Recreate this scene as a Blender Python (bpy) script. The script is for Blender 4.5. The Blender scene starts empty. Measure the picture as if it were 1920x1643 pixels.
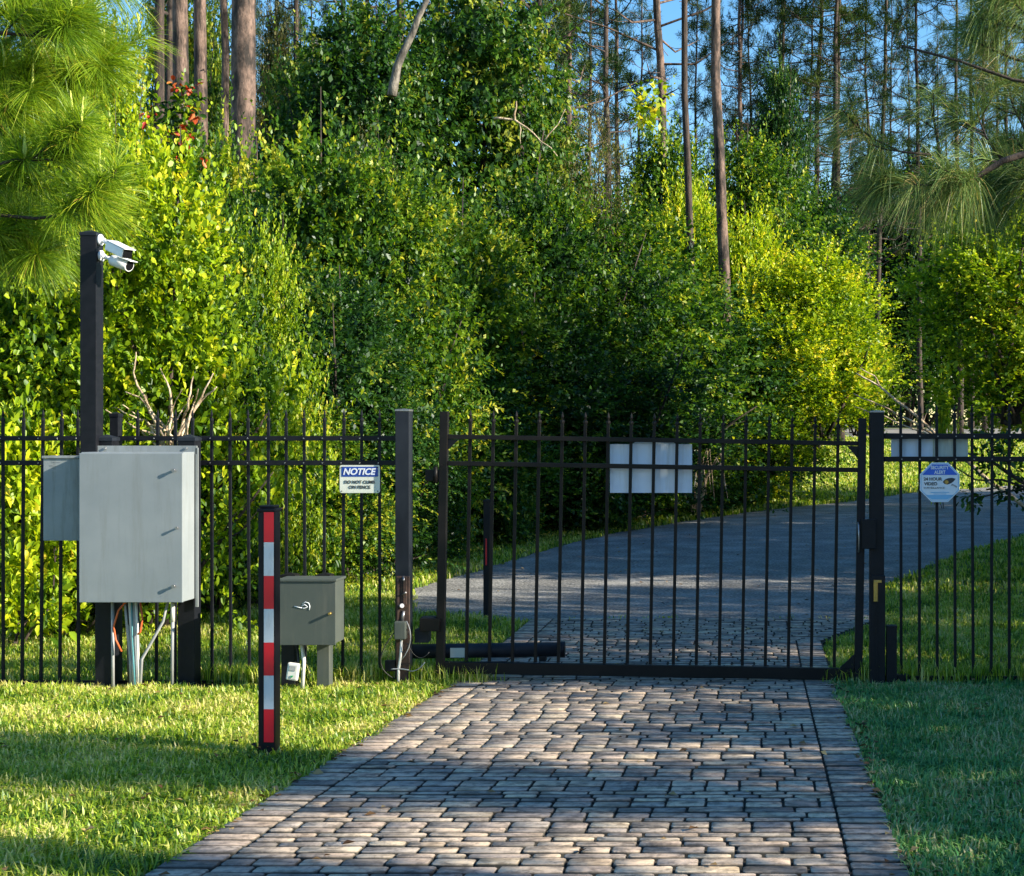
import bpy, bmesh, math, random
import numpy as np
from mathutils import Vector, Matrix, noise as mnoise
random.seed(7); RNG = np.random.default_rng(7)
sc = bpy.context.scene
COL = sc.collection
R = math.radians

# ------------------------------------------------------------------ camera
F, CX, CY, CZ = 2700.0, 1420.0, 812.0, 1.577      # focal length and principal point in photo pixels, eye height
cd = bpy.data.cameras.new('camera'); cam = bpy.data.objects.new('camera', cd); COL.objects.link(cam)
cam.location = (0, 0, CZ); cam.rotation_euler = (R(90), 0, 0)
cd.sensor_fit = 'HORIZONTAL'; cd.sensor_width = 36; cd.lens = 36 * F / 1920
cd.shift_x = -(CX - 960) / 1920; cd.shift_y = -(821.5 - CY) / 1920
cd.clip_start = 0.1; cd.clip_end = 2000
sc.camera = cam
# ------------------------------------------------------------------ sky, sun, exposure
SUN_EL, SUN_AZ = 24.0, 103.5                       # azimuth clockwise from +Y
w = bpy.data.worlds.new('World'); sc.world = w; w.use_nodes = True
nt = w.node_tree; nt.nodes.clear()
sky = nt.nodes.new('ShaderNodeTexSky'); sky.sky_type = 'NISHITA'; sky.sun_disc = False
sky.sun_elevation = R(SUN_EL); sky.sun_rotation = R(SUN_AZ); sky.air_density = 1.0; sky.dust_density = 0.3; sky.ozone_density = 1.2
bg = nt.nodes.new('ShaderNodeBackground'); bg.inputs['Strength'].default_value = 0.105
out = nt.nodes.new('ShaderNodeOutputWorld')
hs = nt.nodes.new('ShaderNodeHueSaturation'); hs.inputs['Saturation'].default_value = 1.38; nt.links.new(sky.outputs[0], hs.inputs['Color']); nt.links.new(hs.outputs[0], bg.inputs[0]); nt.links.new(bg.outputs[0], out.inputs[0])
sl = bpy.data.lights.new('sun', 'SUN'); sl.energy = 5.0; sl.angle = R(0.5); sl.color = (1.0, 0.90, 0.72)
so = bpy.data.objects.new('sun', sl); COL.objects.link(so)
sd = Vector((math.sin(R(SUN_AZ)) * math.cos(R(SUN_EL)), math.cos(R(SUN_AZ)) * math.cos(R(SUN_EL)), math.sin(R(SUN_EL))))
so.rotation_euler = sd.to_track_quat('Z', 'Y').to_euler()
sc.view_settings.view_transform = 'Standard'; sc.view_settings.look = 'None'
sc.view_settings.exposure = 1.42; sc.view_settings.gamma = 1.0
sc.cycles.max_bounces = 6; sc.cycles.diffuse_bounces = 3; sc.cycles.transmission_bounces = 4; sc.cycles.glossy_bounces = 2
sc.cycles.use_denoising = True

# ------------------------------------------------------------------ ground profile and pixel helpers
GY = [-60, 0, 9, 33, 40, 60, 66, 76, 2000]
GZ = [.377, .377, 0, 0, .25, 1.35, 1.80, 2.0, 2.0]
def g(y): return float(np.interp(y, GY, GZ))
def gv(y): return np.interp(y, GY, GZ)
def at(px, py, Y): return Vector(((px - CX) / F * Y, Y, CZ - (py - CY) / F * Y))
def gp(px, py):                                    # where the sight line through a pixel meets the ground
    Y = 3.0
    while Y < 200:
        if CZ - (py - CY) / F * Y <= g(Y): break
        Y += 0.02
    return Vector(((px - CX) / F * Y, Y, g(Y)))

# ------------------------------------------------------------------ object helpers
ORG = {}
def tag(o, label=None, cat=None, group=None, kind=None):
    if label: o['label'] = label
    if cat: o['category'] = cat
    if group: o['group'] = group
    if kind: o['kind'] = kind
    return o
def thing(name, loc, label, cat, group=None):
    o = bpy.data.objects.new(name, None); COL.objects.link(o); o.location = loc; o.empty_display_size = .1
    ORG[o] = Vector(loc)
    return tag(o, label, cat, group)
def put(name, me, mat, parent=None, local=False, label=None):
    me.name = name
    if mat is not None and not me.materials: me.materials.append(mat)
    o = bpy.data.objects.new(name, me); COL.objects.link(o)
    if parent is not None:
        o.parent = parent; ORG[o] = ORG[parent]
        if not local: me.transform(Matrix.Translation(-ORG[parent]))
    if label: o['label'] = label
    return o
def copy_tree(o, parent=None):
    c = o.copy(); COL.objects.link(c); c.parent = parent
    for ch in list(o.children): copy_tree(ch, c)
    return c

class MB:
    def __init__(s): s.bm = bmesh.new()
    def box(s, x0, x1, y0, y1, z0, z1, bevel=0.0, rot=None, piv=None):
        r = bmesh.ops.create_cube(s.bm, size=1.0)['verts']
        M = Matrix.Translation(((x0+x1)/2, (y0+y1)/2, (z0+z1)/2)) @ Matrix.Diagonal((x1-x0, y1-y0, z1-z0, 1))
        if rot is not None:
            p = Vector(piv) if piv is not None else Vector(((x0+x1)/2, (y0+y1)/2, (z0+z1)/2))
            M = Matrix.Translation(p) @ rot.to_4x4() @ Matrix.Translation(-p) @ M
        bmesh.ops.transform(s.bm, matrix=M, verts=r)
        if bevel > 0:
            es = list({e for v in r for e in v.link_edges})
            bmesh.ops.bevel(s.bm, geom=es, offset=bevel, segments=2, affect='EDGES', profile=.6)
        return s
    def tube(s, pts, rad, n=10, cap=True):
        pts = [Vector(p) for p in pts]
        rads = rad if isinstance(rad, (list, tuple)) else [rad] * len(pts)
        rings = []; ref = None
        for i, p in enumerate(pts):
            t = (pts[min(i+1, len(pts)-1)] - pts[max(i-1, 0)]).normalized()
            if ref is None:
                ref = t.orthogonal().normalized()
            ref = (ref - t * ref.dot(t)).normalized(); b = t.cross(ref)
            rings.append([s.bm.verts.new(p + (ref*math.cos(a) + b*math.sin(a)) * rads[i]) for a in [2*math.pi*k/n for k in range(n)]])
        for a, b in zip(rings, rings[1:]):
            for k in range(n):
                f = s.bm.faces.new((a[k], a[(k+1) % n], b[(k+1) % n], b[k])); f.smooth = True
        if cap:
            s.bm.faces.new(list(reversed(rings[0]))); s.bm.faces.new(rings[-1])
        return s
    def prism(s, pts, y0, y1):                     # polygon in x,z pushed through y
        a = [s.bm.verts.new((x, y0, z)) for x, z in pts]; b = [s.bm.verts.new((x, y1, z)) for x, z in pts]
        s.bm.faces.new(a); s.bm.faces.new(list(reversed(b)))
        n = len(pts)
        for k in range(n): s.bm.faces.new((a[k], b[k], b[(k+1) % n], a[(k+1) % n]))
        return s
    def lathe(s, prof, c, n=12):                   # profile of (radius, z) round a vertical axis
        c = Vector(c); rings = []
        for r, z in prof:
            rings.append([s.bm.verts.new(c + Vector((r*math.cos(2*math.pi*k/n), r*math.sin(2*math.pi*k/n), z))) for k in range(n)])
        for a, b in zip(rings, rings[1:]):
            for k in range(n): s.bm.faces.new((a[k], a[(k+1) % n], b[(k+1) % n], b[k]))
        s.bm.faces.new(list(reversed(rings[0]))); s.bm.faces.new(rings[-1])
        return s
    def cap(s, x0, x1, y0, y1, z, h, lip=.004, skirt=.02):  # pyramid post cap
        s.box(x0-lip, x1+lip, y0-lip, y1+lip, z-skirt, z, .002)
        v = [s.bm.verts.new(p) for p in ((x0-lip, y0-lip, z+.0005), (x1+lip, y0-lip, z+.0005), (x1+lip, y1+lip, z+.0005), (x0-lip, y1+lip, z+.0005))]
        t = s.bm.verts.new(((x0+x1)/2, (y0+y1)/2, z+h))
        for k in range(4): s.bm.faces.new((v[k], v[(k+1) % 4], t))
        return s
    def mesh(s):
        bmesh.ops.recalc_face_normals(s.bm, faces=s.bm.faces)
        me = bpy.data.meshes.new('m'); s.bm.to_mesh(me); s.bm.free(); return me
    def build(s, name, mat, parent=None, label=None, local=False): return put(name, s.mesh(), mat, parent, local, label)

def np_mesh(V, faces, rnd=None, smooth=False):
    """V (n,3); faces: list of int arrays (m,k); rnd: per-vertex float attribute"""
    me = bpy.data.meshes.new('m')
    me.vertices.add(len(V)); me.vertices.foreach_set('co', np.ascontiguousarray(V, np.float32).ravel())
    loops = np.concatenate([f.ravel() for f in faces]).astype(np.int32)
    sizes = np.concatenate([np.full(len(f), f.shape[1]) for f in faces]).astype(np.int32)
    starts = np.concatenate([[0], np.cumsum(sizes)[:-1]]).astype(np.int32)
    me.loops.add(len(loops)); me.loops.foreach_set('vertex_index', loops)
    me.polygons.add(len(sizes)); me.polygons.foreach_set('loop_start', starts); me.polygons.foreach_set('loop_total', sizes)
    me.update(calc_edges=True)
    if rnd is not None:
        a = me.attributes.new('rnd', 'FLOAT', 'POINT'); a.data.foreach_set('value', np.ascontiguousarray(rnd, np.float32))
    return me

# ------------------------------------------------------------------ materials
def mat_new(name):
    m = bpy.data.materials.new(name); m.use_nodes = True; nt = m.node_tree
    p = nt.nodes['Principled BSDF']; return m, nt, p
def ramp(nt, src, stops, interp='LINEAR'):
    r = nt.nodes.new('ShaderNodeValToRGB'); e = r.color_ramp.elements; r.color_ramp.interpolation = interp
    while len(e) < len(stops): e.new(.5)
    for k, (p, c) in enumerate(stops): e[k].position = p; e[k].color = (*c, 1)
    nt.links.new(src, r.inputs[0]); return r.outputs[0]
def tex(nt, kind='OBJECT', scale=5, detail=4, rough=.6, stretch=None):
    tc = nt.nodes.new('ShaderNodeTexCoord'); n = nt.nodes.new('ShaderNodeTexNoise')
    n.inputs['Scale'].default_value = scale; n.inputs['Detail'].default_value = detail; n.inputs['Roughness'].default_value = rough
    o = tc.outputs['Object' if kind == 'OBJECT' else 'Generated']
    if stretch:
        mp = nt.nodes.new('ShaderNodeMapping'); mp.inputs['Scale'].default_value = stretch; nt.links.new(o, mp.inputs[0]); o = mp.outputs[0]
    nt.links.new(o, n.inputs['Vector']); return n.outputs['Fac']
def bump(nt, p, src, strength=.3, dist=.01):
    b = nt.nodes.new('ShaderNodeBump'); b.inputs['Strength'].default_value = strength; b.inputs['Distance'].default_value = dist
    nt.links.new(src, b.inputs['Height']); nt.links.new(b.outputs[0], p.inputs['Normal'])
def mix(nt, fac, a, b, mode='MIX'):
    m = nt.nodes.new('ShaderNodeMix'); m.data_type = 'RGBA'; m.blend_type = mode
    for k, v in ((0, fac), (6, a), (7, b)):
        if isinstance(v, (int, float)): m.inputs[k].default_value = v
        elif isinstance(v, tuple): m.inputs[k].default_value = (*v, 1)
        else: nt.links.new(v, m.inputs[k])
    return m.outputs[2]
def simple(name, c, c2=None, rough=.5, metal=0.0, scale=8, bumpy=0.0, stretch=None):
    m, nt, p = mat_new(name); p.inputs['Roughness'].default_value = rough; p.inputs['Metallic'].default_value = metal
    f = tex(nt, scale=scale, stretch=stretch)
    c2 = c2 or tuple(x*.8 for x in c)
    nt.links.new(ramp(nt, f, [(.35, c), (.65, c2)]), p.inputs['Base Color'])
    rr = nt.nodes.new('ShaderNodeMapRange'); rr.inputs[3].default_value = max(0, rough-.08); rr.inputs[4].default_value = min(1, rough+.12)
    nt.links.new(f, rr.inputs[0]); nt.links.new(rr.outputs[0], p.inputs['Roughness'])
    if bumpy: bump(nt, p, tex(nt, scale=scale*6), bumpy, .002)
    return m
def grimy(name, c, c2, dirt, rough, amount=.6, st=(6, 6, .5), sc_=2.5):
    """painted metal with rain streaks and specks of dirt"""
    m, nt, p = mat_new(name); f = tex(nt, scale=3, detail=4); s = tex(nt, scale=sc_, detail=6, rough=.75, stretch=st); k = tex(nt, scale=60, detail=3)
    base = ramp(nt, f, [(.35, c), (.65, c2)]); base = mix(nt, ramp(nt, s, [(.50, (0, 0, 0)), (.72, (amount,)*3)]), base, dirt); base = mix(nt, ramp(nt, k, [(.68, (0, 0, 0)), (.78, (amount*.8,)*3)]), base, dirt)
    nt.links.new(base, p.inputs['Base Color']); rr = nt.nodes.new('ShaderNodeMapRange'); rr.inputs[3].default_value = rough-.08; rr.inputs[4].default_value = rough+.2
    nt.links.new(s, rr.inputs[0]); nt.links.new(rr.outputs[0], p.inputs['Roughness']); bump(nt, p, tex(nt, scale=14, detail=2), .08, .004); return m
def leafmat(name, stops, trans=.45, tcol=(1.25, 1.2, .55), rough=.45, clump=1.2, spec=.35):
    """green palette picked per leaf (attribute rnd) and drifting softly from clump to clump"""
    m, nt, p = mat_new(name); nt.nodes.remove(p)
    at_ = nt.nodes.new('ShaderNodeAttribute'); at_.attribute_name = 'rnd'
    oi = nt.nodes.new('ShaderNodeObjectInfo')
    nz = tex(nt, scale=clump, detail=2)
    s1 = nt.nodes.new('ShaderNodeMath'); s1.operation = 'MULTIPLY_ADD'; nt.links.new(nz, s1.inputs[0]); s1.inputs[1].default_value = 1.3; s1.inputs[2].default_value = -.65
    s2 = nt.nodes.new('ShaderNodeMath'); s2.operation = 'ADD'; nt.links.new(at_.outputs['Fac'], s2.inputs[0]); nt.links.new(s1.outputs[0], s2.inputs[1])
    s3 = nt.nodes.new('ShaderNodeMath'); s3.operation = 'MULTIPLY_ADD'; nt.links.new(oi.outputs['Random'], s3.inputs[0]); s3.inputs[1].default_value = .40; nt.links.new(s2.outputs[0], s3.inputs[2])
    s4 = nt.nodes.new('ShaderNodeMath'); s4.operation = 'SUBTRACT'; nt.links.new(s3.outputs[0], s4.inputs[0]); s4.inputs[1].default_value = .20
    c = ramp(nt, s4.outputs[0], stops)
    d = nt.nodes.new('ShaderNodeBsdfDiffuse'); nt.links.new(c, d.inputs['Color'])
    t = nt.nodes.new('ShaderNodeBsdfTranslucent'); nt.links.new(mix(nt, 1.0, c, tcol, 'MULTIPLY'), t.inputs['Color'])
    gl = nt.nodes.new('ShaderNodeBsdfGlossy'); gl.inputs['Roughness'].default_value = rough; gl.inputs['Color'].default_value = (.9, .95, 1, 1)
    a = nt.nodes.new('ShaderNodeMixShader'); a.inputs[0].default_value = trans; nt.links.new(d.outputs[0], a.inputs[1]); nt.links.new(t.outputs[0], a.inputs[2])
    b = nt.nodes.new('ShaderNodeMixShader'); b.inputs[0].default_value = spec * .06; nt.links.new(a.outputs[0], b.inputs[1]); nt.links.new(gl.outputs[0], b.inputs[2])
    nt.links.new(b.outputs[0], nt.nodes['Material Output'].inputs[0]); return m

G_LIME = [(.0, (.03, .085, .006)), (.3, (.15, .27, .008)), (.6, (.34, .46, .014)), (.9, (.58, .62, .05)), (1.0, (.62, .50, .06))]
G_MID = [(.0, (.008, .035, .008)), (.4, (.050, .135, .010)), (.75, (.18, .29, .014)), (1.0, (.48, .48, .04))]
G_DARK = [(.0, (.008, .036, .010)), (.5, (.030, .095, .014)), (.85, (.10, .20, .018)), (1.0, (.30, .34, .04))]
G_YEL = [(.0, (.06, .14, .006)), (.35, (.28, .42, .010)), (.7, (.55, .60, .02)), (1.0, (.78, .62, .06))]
G_DRY = [(.0, (.03, .05, .015)), (.5, (.13, .13, .035)), (1.0, (.32, .26, .09))]
M = {}
M['lime'] = leafmat('yellow_green_leaf', G_LIME, .5)
M['mid'] = leafmat('green_leaf', G_MID)
M['dark'] = leafmat('dark_green_leaf', G_DARK)
M['yellow'] = leafmat('yellow_leaf', G_YEL)
M['dry'] = leafmat('dry_olive_leaf', G_DRY)
M['red'] = leafmat('red_vine_leaf', [(0, (.35, .03, .01)), (.5, (.5, .09, .03)), (1, (.6, .28, .06))], .3, (1.2, .9, .6))
M['needle_lime'] = leafmat('bright_pine_needle', [(.0, (.06, .14, .010)), (.5, (.22, .36, .014)), (.88, (.50, .54, .04)), (1.0, (.42, .24, .06))], .4, clump=2.5, spec=.5)
M['needle_grey'] = leafmat('grey_green_pine_needle', [(.0, (.03, .08, .02)), (.5, (.10, .18, .045)), (.85, (.24, .30, .07)), (1.0, (.36, .24, .10))], .3, (1.1, 1.1, .8), clump=2.0, spec=.4)
M['needle_far'] = leafmat('dark_pine_needle', [(.0, (.006, .022, .006)), (.5, (.020, .050, .010)), (1.0, (.08, .11, .022))], .3, clump=.5)
M['candle'] = simple('pine_candle', (.55, .60, .12), (.45, .52, .1), .6)
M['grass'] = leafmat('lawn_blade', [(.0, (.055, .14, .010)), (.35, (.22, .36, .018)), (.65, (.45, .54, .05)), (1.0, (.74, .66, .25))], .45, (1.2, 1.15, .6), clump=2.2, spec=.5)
M['grass_shade'] = leafmat('shade_tinted_lawn_blade', [(.0, (.03, .15, .045)), (.5, (.10, .31, .08)), (.85, (.22, .40, .10)), (1.0, (.50, .48, .24))], .35, (1.15, 1.1, .7), clump=2.2, spec=.5)  # second copy of the lawn blades with bluish shade put into the colour
def bark(name, c1, c2, sc_=9, st=(1, 1, .28)):
    m, nt, p = mat_new(name); p.inputs['Roughness'].default_value = .9
    f = tex(nt, scale=sc_, detail=6, rough=.65, stretch=st)
    f4 = tex(nt, scale=sc_*4, detail=4, rough=.7, stretch=(1, 1, .5)); cc = ramp(nt, f, [(.40, c1), (.49, tuple((a*.6+b*.4) for a, b in zip(c1, c2))), (.60, c2)]); cc = mix(nt, .8, cc, ramp(nt, f4, [(.35, (.45, .42, .40)), (.55, (1.05, 1.05, 1.05))]), 'MULTIPLY'); nt.links.new(cc, p.inputs['Base Color']); bump(nt, p, f, .9, .03); return m
M['bark_pine'] = bark('pine_bark', (.022, .017, .015), (.185, .125, .10), 7)
M['bark_dark'] = bark('dark_bark', (.018, .014, .013), (.075, .052, .042))
M['bark_grey'] = bark('grey_bark', (.06, .055, .048), (.22, .20, .17))
M['bark_pale'] = bark('pale_bare_wood', (.26, .19, .12), (.62, .50, .36), 14)
M['black'] = simple('black_powder_coat', (.004, .005, .008), (.008, .009, .013), .5, 0, 20, .08)
M['black_brown'] = simple('brownish_black_powder_coat', (.0035, .0034, .004), (.009, .0075, .007), .5, 0, 6, .1)  # brown tint puts grazing sun into the gate; post caps are truly brown
M['black_worn'] = simple('worn_black_post', (.006, .008, .013), (.018, .023, .032), .5, 0, 5, .1, (1, 1, .3))
M['steel'] = simple('dull_steel', (.35, .35, .37), (.22, .22, .24), .35, .8, 20)
M['greybox'] = grimy('grey_enclosure_paint', (.235, .265, .285), (.20, .23, .25), (.15, .16, .15), .42, .45)
M['greybox_old'] = grimy('weathered_grey_paint', (.24, .27, .28), (.18, .205, .215), (.11, .115, .10), .55, .75)
M['greenbox'] = grimy('green_grey_paint', (.062, .075, .068), (.048, .060, .055), (.11, .11, .09), .5, .5)
M['white_pl'] = simple('white_camera_plastic', (.74, .76, .78), (.68, .70, .73), .35, 0, 10)
M['glass_dark'] = simple('dark_lens', (.006, .006, .008), (.01, .01, .012), .12)
M['pvc'] = simple('grey_conduit_plastic', (.33, .34, .35), (.25, .26, .27), .5, 0, 10)
M['pvc_white'] = simple('white_conduit_plastic', (.68, .68, .66), (.55, .54, .5), .5, 0, 10)
M['orange'] = simple('orange_cable', (.55, .11, .03), (.45, .08, .02), .5)
M['cable'] = simple('black_cable', (.01, .01, .01), (.02, .02, .02), .5)
M['blue_cable'] = simple('blue_green_cable', (.08, .30, .34), (.06, .22, .26), .5)
for k_ in ('black', 'black_brown', 'black_worn'): M[k_].node_tree.nodes['Principled BSDF'].inputs['Specular IOR Level'].default_value = .22
M['tape_red'] = grimy('red_reflective_tape', (.68, .008, .026), (.58, .006, .020), (.30, .03, .03), .32, .25, (3, 3, 1), 8)
M['tape_white'] = grimy('white_reflective_tape', (.58, .63, .68), (.50, .55, .60), (.28, .28, .25), .32, .45, (3, 3, 1), 8)
M['board'] = grimy('white_board_back', (.62, .70, .82), (.52, .60, .74), (.36, .38, .38), .5, .5)
M['board_grey'] = grimy('grey_board_back', (.46, .52, .50), (.40, .46, .44), (.27, .28, .25), .5, .6)
M['sign_cream'] = grimy('cream_sign_face', (.66, .68, .60), (.58, .60, .52), (.34, .32, .24), .45, .5)
M['sign_blue'] = simple('blue_sign_print', (.012, .06, .34), (.010, .05, .28), .4)
M['sign_blue2'] = simple('bright_blue_sign_print', (.010, .12, .62), (.008, .10, .55), .4)
M['sign_sky'] = simple('pale_blue_sign_print', (.20, .48, .75), (.16, .42, .68), .4)
M['sign_white'] = simple('white_sign_print', (.72, .76, .82), (.66, .70, .77), .4)
M['ink'] = simple('black_sign_print', (.02, .02, .025), (.03, .03, .035), .5)
M['brass'] = simple('brass_lock', (.45, .32, .10), (.3, .2, .06), .35, .8, 20)
M['rust'] = simple('rusty_steel', (.07, .036, .025), (.025, .018, .016), .8, 0, 30, .3)

# ------------------------------------------------------------------ ground, roads, drive
def ground_mat(name, a, b, c, sc1=1.2, sc2=40, rough=.95, bs=.4):
    m, nt, p = mat_new(name); p.inputs['Roughness'].default_value = rough
    f = tex(nt, scale=sc1, detail=5); f2 = tex(nt, scale=sc2, detail=5)
    nt.links.new(mix(nt, .6, ramp(nt, f, [(.36, a), (.5, b), (.64, c)]), ramp(nt, f2, [(.40, a), (.5, b), (.60, c)])), p.inputs['Base Color']); bump(nt, p, f2, bs, .02); return m
M['soil'] = ground_mat('lawn_soil', (.020, .045, .010), (.045, .085, .018), (.13, .13, .045))
M['litter'] = ground_mat('leaf_litter', (.05, .035, .02), (.13, .085, .05), (.26, .18, .11), 4, 60)
M['asphalt'] = ground_mat('asphalt', (.075, .075, .073), (.16, .157, .15), (.38, .37, .35), 1.6, 34, .85, 1.0)
M['road_far'] = ground_mat('pale_road', (.17, .17, .17), (.21, .205, .2), (.26, .25, .24), .5, 30)
M['joint'] = ground_mat('joint_sand', (.014, .013, .011), (.03, .027, .02), (.07, .06, .042), 6, 80)
xs = np.concatenate([np.linspace(-420, -16, 20), np.linspace(-14, 14, 57), np.linspace(16, 420, 20)])
ys = np.concatenate([np.linspace(-60, 0, 6), np.linspace(.5, 9, 18), np.linspace(9.5, 76, 134), np.linspace(90, 700, 24)])
XX, YY = np.meshgrid(xs, ys); und = np.where(YY > 9.2, .0, 0)
V = np.stack([XX.ravel(), YY.ravel(), gv(YY.ravel()) - .006], 1)
nx, ny = len(xs), len(ys); I = (np.arange(ny-1)[:, None]*nx + np.arange(nx-1)[None]).ravel()
tag(put('ground', np_mesh(V, [np.stack([I, I+1, I+nx+1, I+nx], 1)]), M['soil']), 'grassy ground under the lawns and woods', 'ground', kind='structure')

def sheet(name, poly, mat, dz, label, step=.35, jag=.0, sub=True):
    """flat polygon laid on the terrain, cut into strips along Y so it follows the slope"""
    bm = bmesh.new(); P = []
    n = len(poly)
    for i in range(n):
        a, b = Vector(poly[i]).to_2d(), Vector(poly[(i+1) % n]).to_2d(); k = max(1, int((b-a).length / step))
        for j in range(k):
            q = a.lerp(b, j/k); q += Vector((random.uniform(-jag, jag), random.uniform(-jag, jag))); P.append(q)
    bm.faces.new([bm.verts.new((q.x, q.y, 0)) for q in P])
    for yc in [9, 33, 40, 60, 66, 76]:
        bmesh.ops.bisect_plane(bm, geom=bm.verts[:]+bm.edges[:]+bm.faces[:], plane_co=(0, yc, 0), plane_no=(0, 1, 0))
    bmesh.ops.triangulate(bm, faces=bm.faces)
    for v in bm.verts: v.co.z = g(v.co.y) + dz
    bmesh.ops.recalc_face_normals(bm, faces=bm.faces)
    me = bpy.data.meshes.new(name); bm.to_mesh(me); bm.free()
    if me.polygons and me.polygons[0].normal.z < 0: me.flip_normals()
    return tag(put(name, me, mat), label, name.replace('_', ' '), kind='structure')

DX0, DX1, DY1 = -1.885, .475, 12.05                 # drive edges and the end of the paving
RPX = [(775, 1152), (778, 1106), (870, 1078), (960, 1052), (1060, 1022), (1150, 1001), (1300, 976), (1400, 962), (1490, 951), (1616, 938),
       (1700, 926), (1920, 909), (2250, 892), (2400, 975), (2100, 985), (1920, 1006), (1787, 1043), (1718, 1077), (1657, 1098), (1648, 1164)]
ROAD = [gp(*q) for q in RPX]; ROAD += [Vector((1.02, DY1, 0)), Vector((-2.0, DY1, 0)), gp(900, 1160)]
sheet('access_road', ROAD, M['asphalt'], .004, 'grey asphalt road curving away behind the gate', jag=.05)
sheet('far_road', [Vector((-30, 60.5)), Vector((60, 60.5)), Vector((60, 65.5)), Vector((-30, 65.5))], M['road_far'], .006, 'pale road crossing far behind the grass bank', step=3)
sheet('mulch_bed', [Vector((-5.6, 8.75)), Vector((-3.3, 8.8)), Vector((-2.6, 8.93)), Vector((-2.6, 9.1)), Vector((-5.6, 9.2))], M['litter'], .003, 'brown mulch strip under the fence by the utility cabinet', jag=.02)
sheet('leaf_litter', [gp(640, 1080), gp(800, 1040), gp(1000, 1000), gp(1200, 985), gp(1350, 948), gp(1480, 915), gp(1400, 895), gp(1250, 905), gp(1000, 935), gp(700, 980)], M['litter'], .002, 'brown leaf litter along the foot of the woods', jag=.25)

def paver_mat():
    m, nt, p = mat_new('concrete_paver')
    at_ = nt.nodes.new('ShaderNodeAttribute'); at_.attribute_name = 'rnd'
    c = ramp(nt, at_.outputs['Fac'], [(.0, (.19, .17, .15)), (.2, (.37, .325, .29)), (.4, (.49, .395, .32)), (.6, (.58, .47, .355)), (.8, (.41, .37, .33)), (1.0, (.66, .55, .40))])
    big = tex(nt, scale=1.1, detail=3); c = mix(nt, .75, c, ramp(nt, big, [(.3, (.55, .56, .6)), (.7, (1.05, .98, .92))]), 'MULTIPLY')
    f = tex(nt, scale=22, detail=6, rough=.7); c = mix(nt, .9, c, ramp(nt, f, [(.38, (.42, .41, .40)), (.52, (1.0, 1.0, 1.0)), (.62, (1.2, 1.16, 1.08))]), 'MULTIPLY'); f3 = tex(nt, scale=5, detail=5, rough=.7, stretch=(1, 2.2, 1)); c = mix(nt, .8, c, ramp(nt, f3, [(.38, (.36, .35, .33)), (.52, (1, 1, 1))]), 'MULTIPLY')
    ad = nt.nodes.new('ShaderNodeAttribute'); ad.attribute_name = 'dirt'
    c = mix(nt, ad.outputs['Fac'], c, (.022, .021, .017))
    nt.links.new(c, p.inputs['Base Color']); p.inputs['Roughness'].default_value = .78; bump(nt, p, tex(nt, scale=70, detail=5, rough=.7), .6, .006); return m
M['paver'] = paver_mat()
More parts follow.
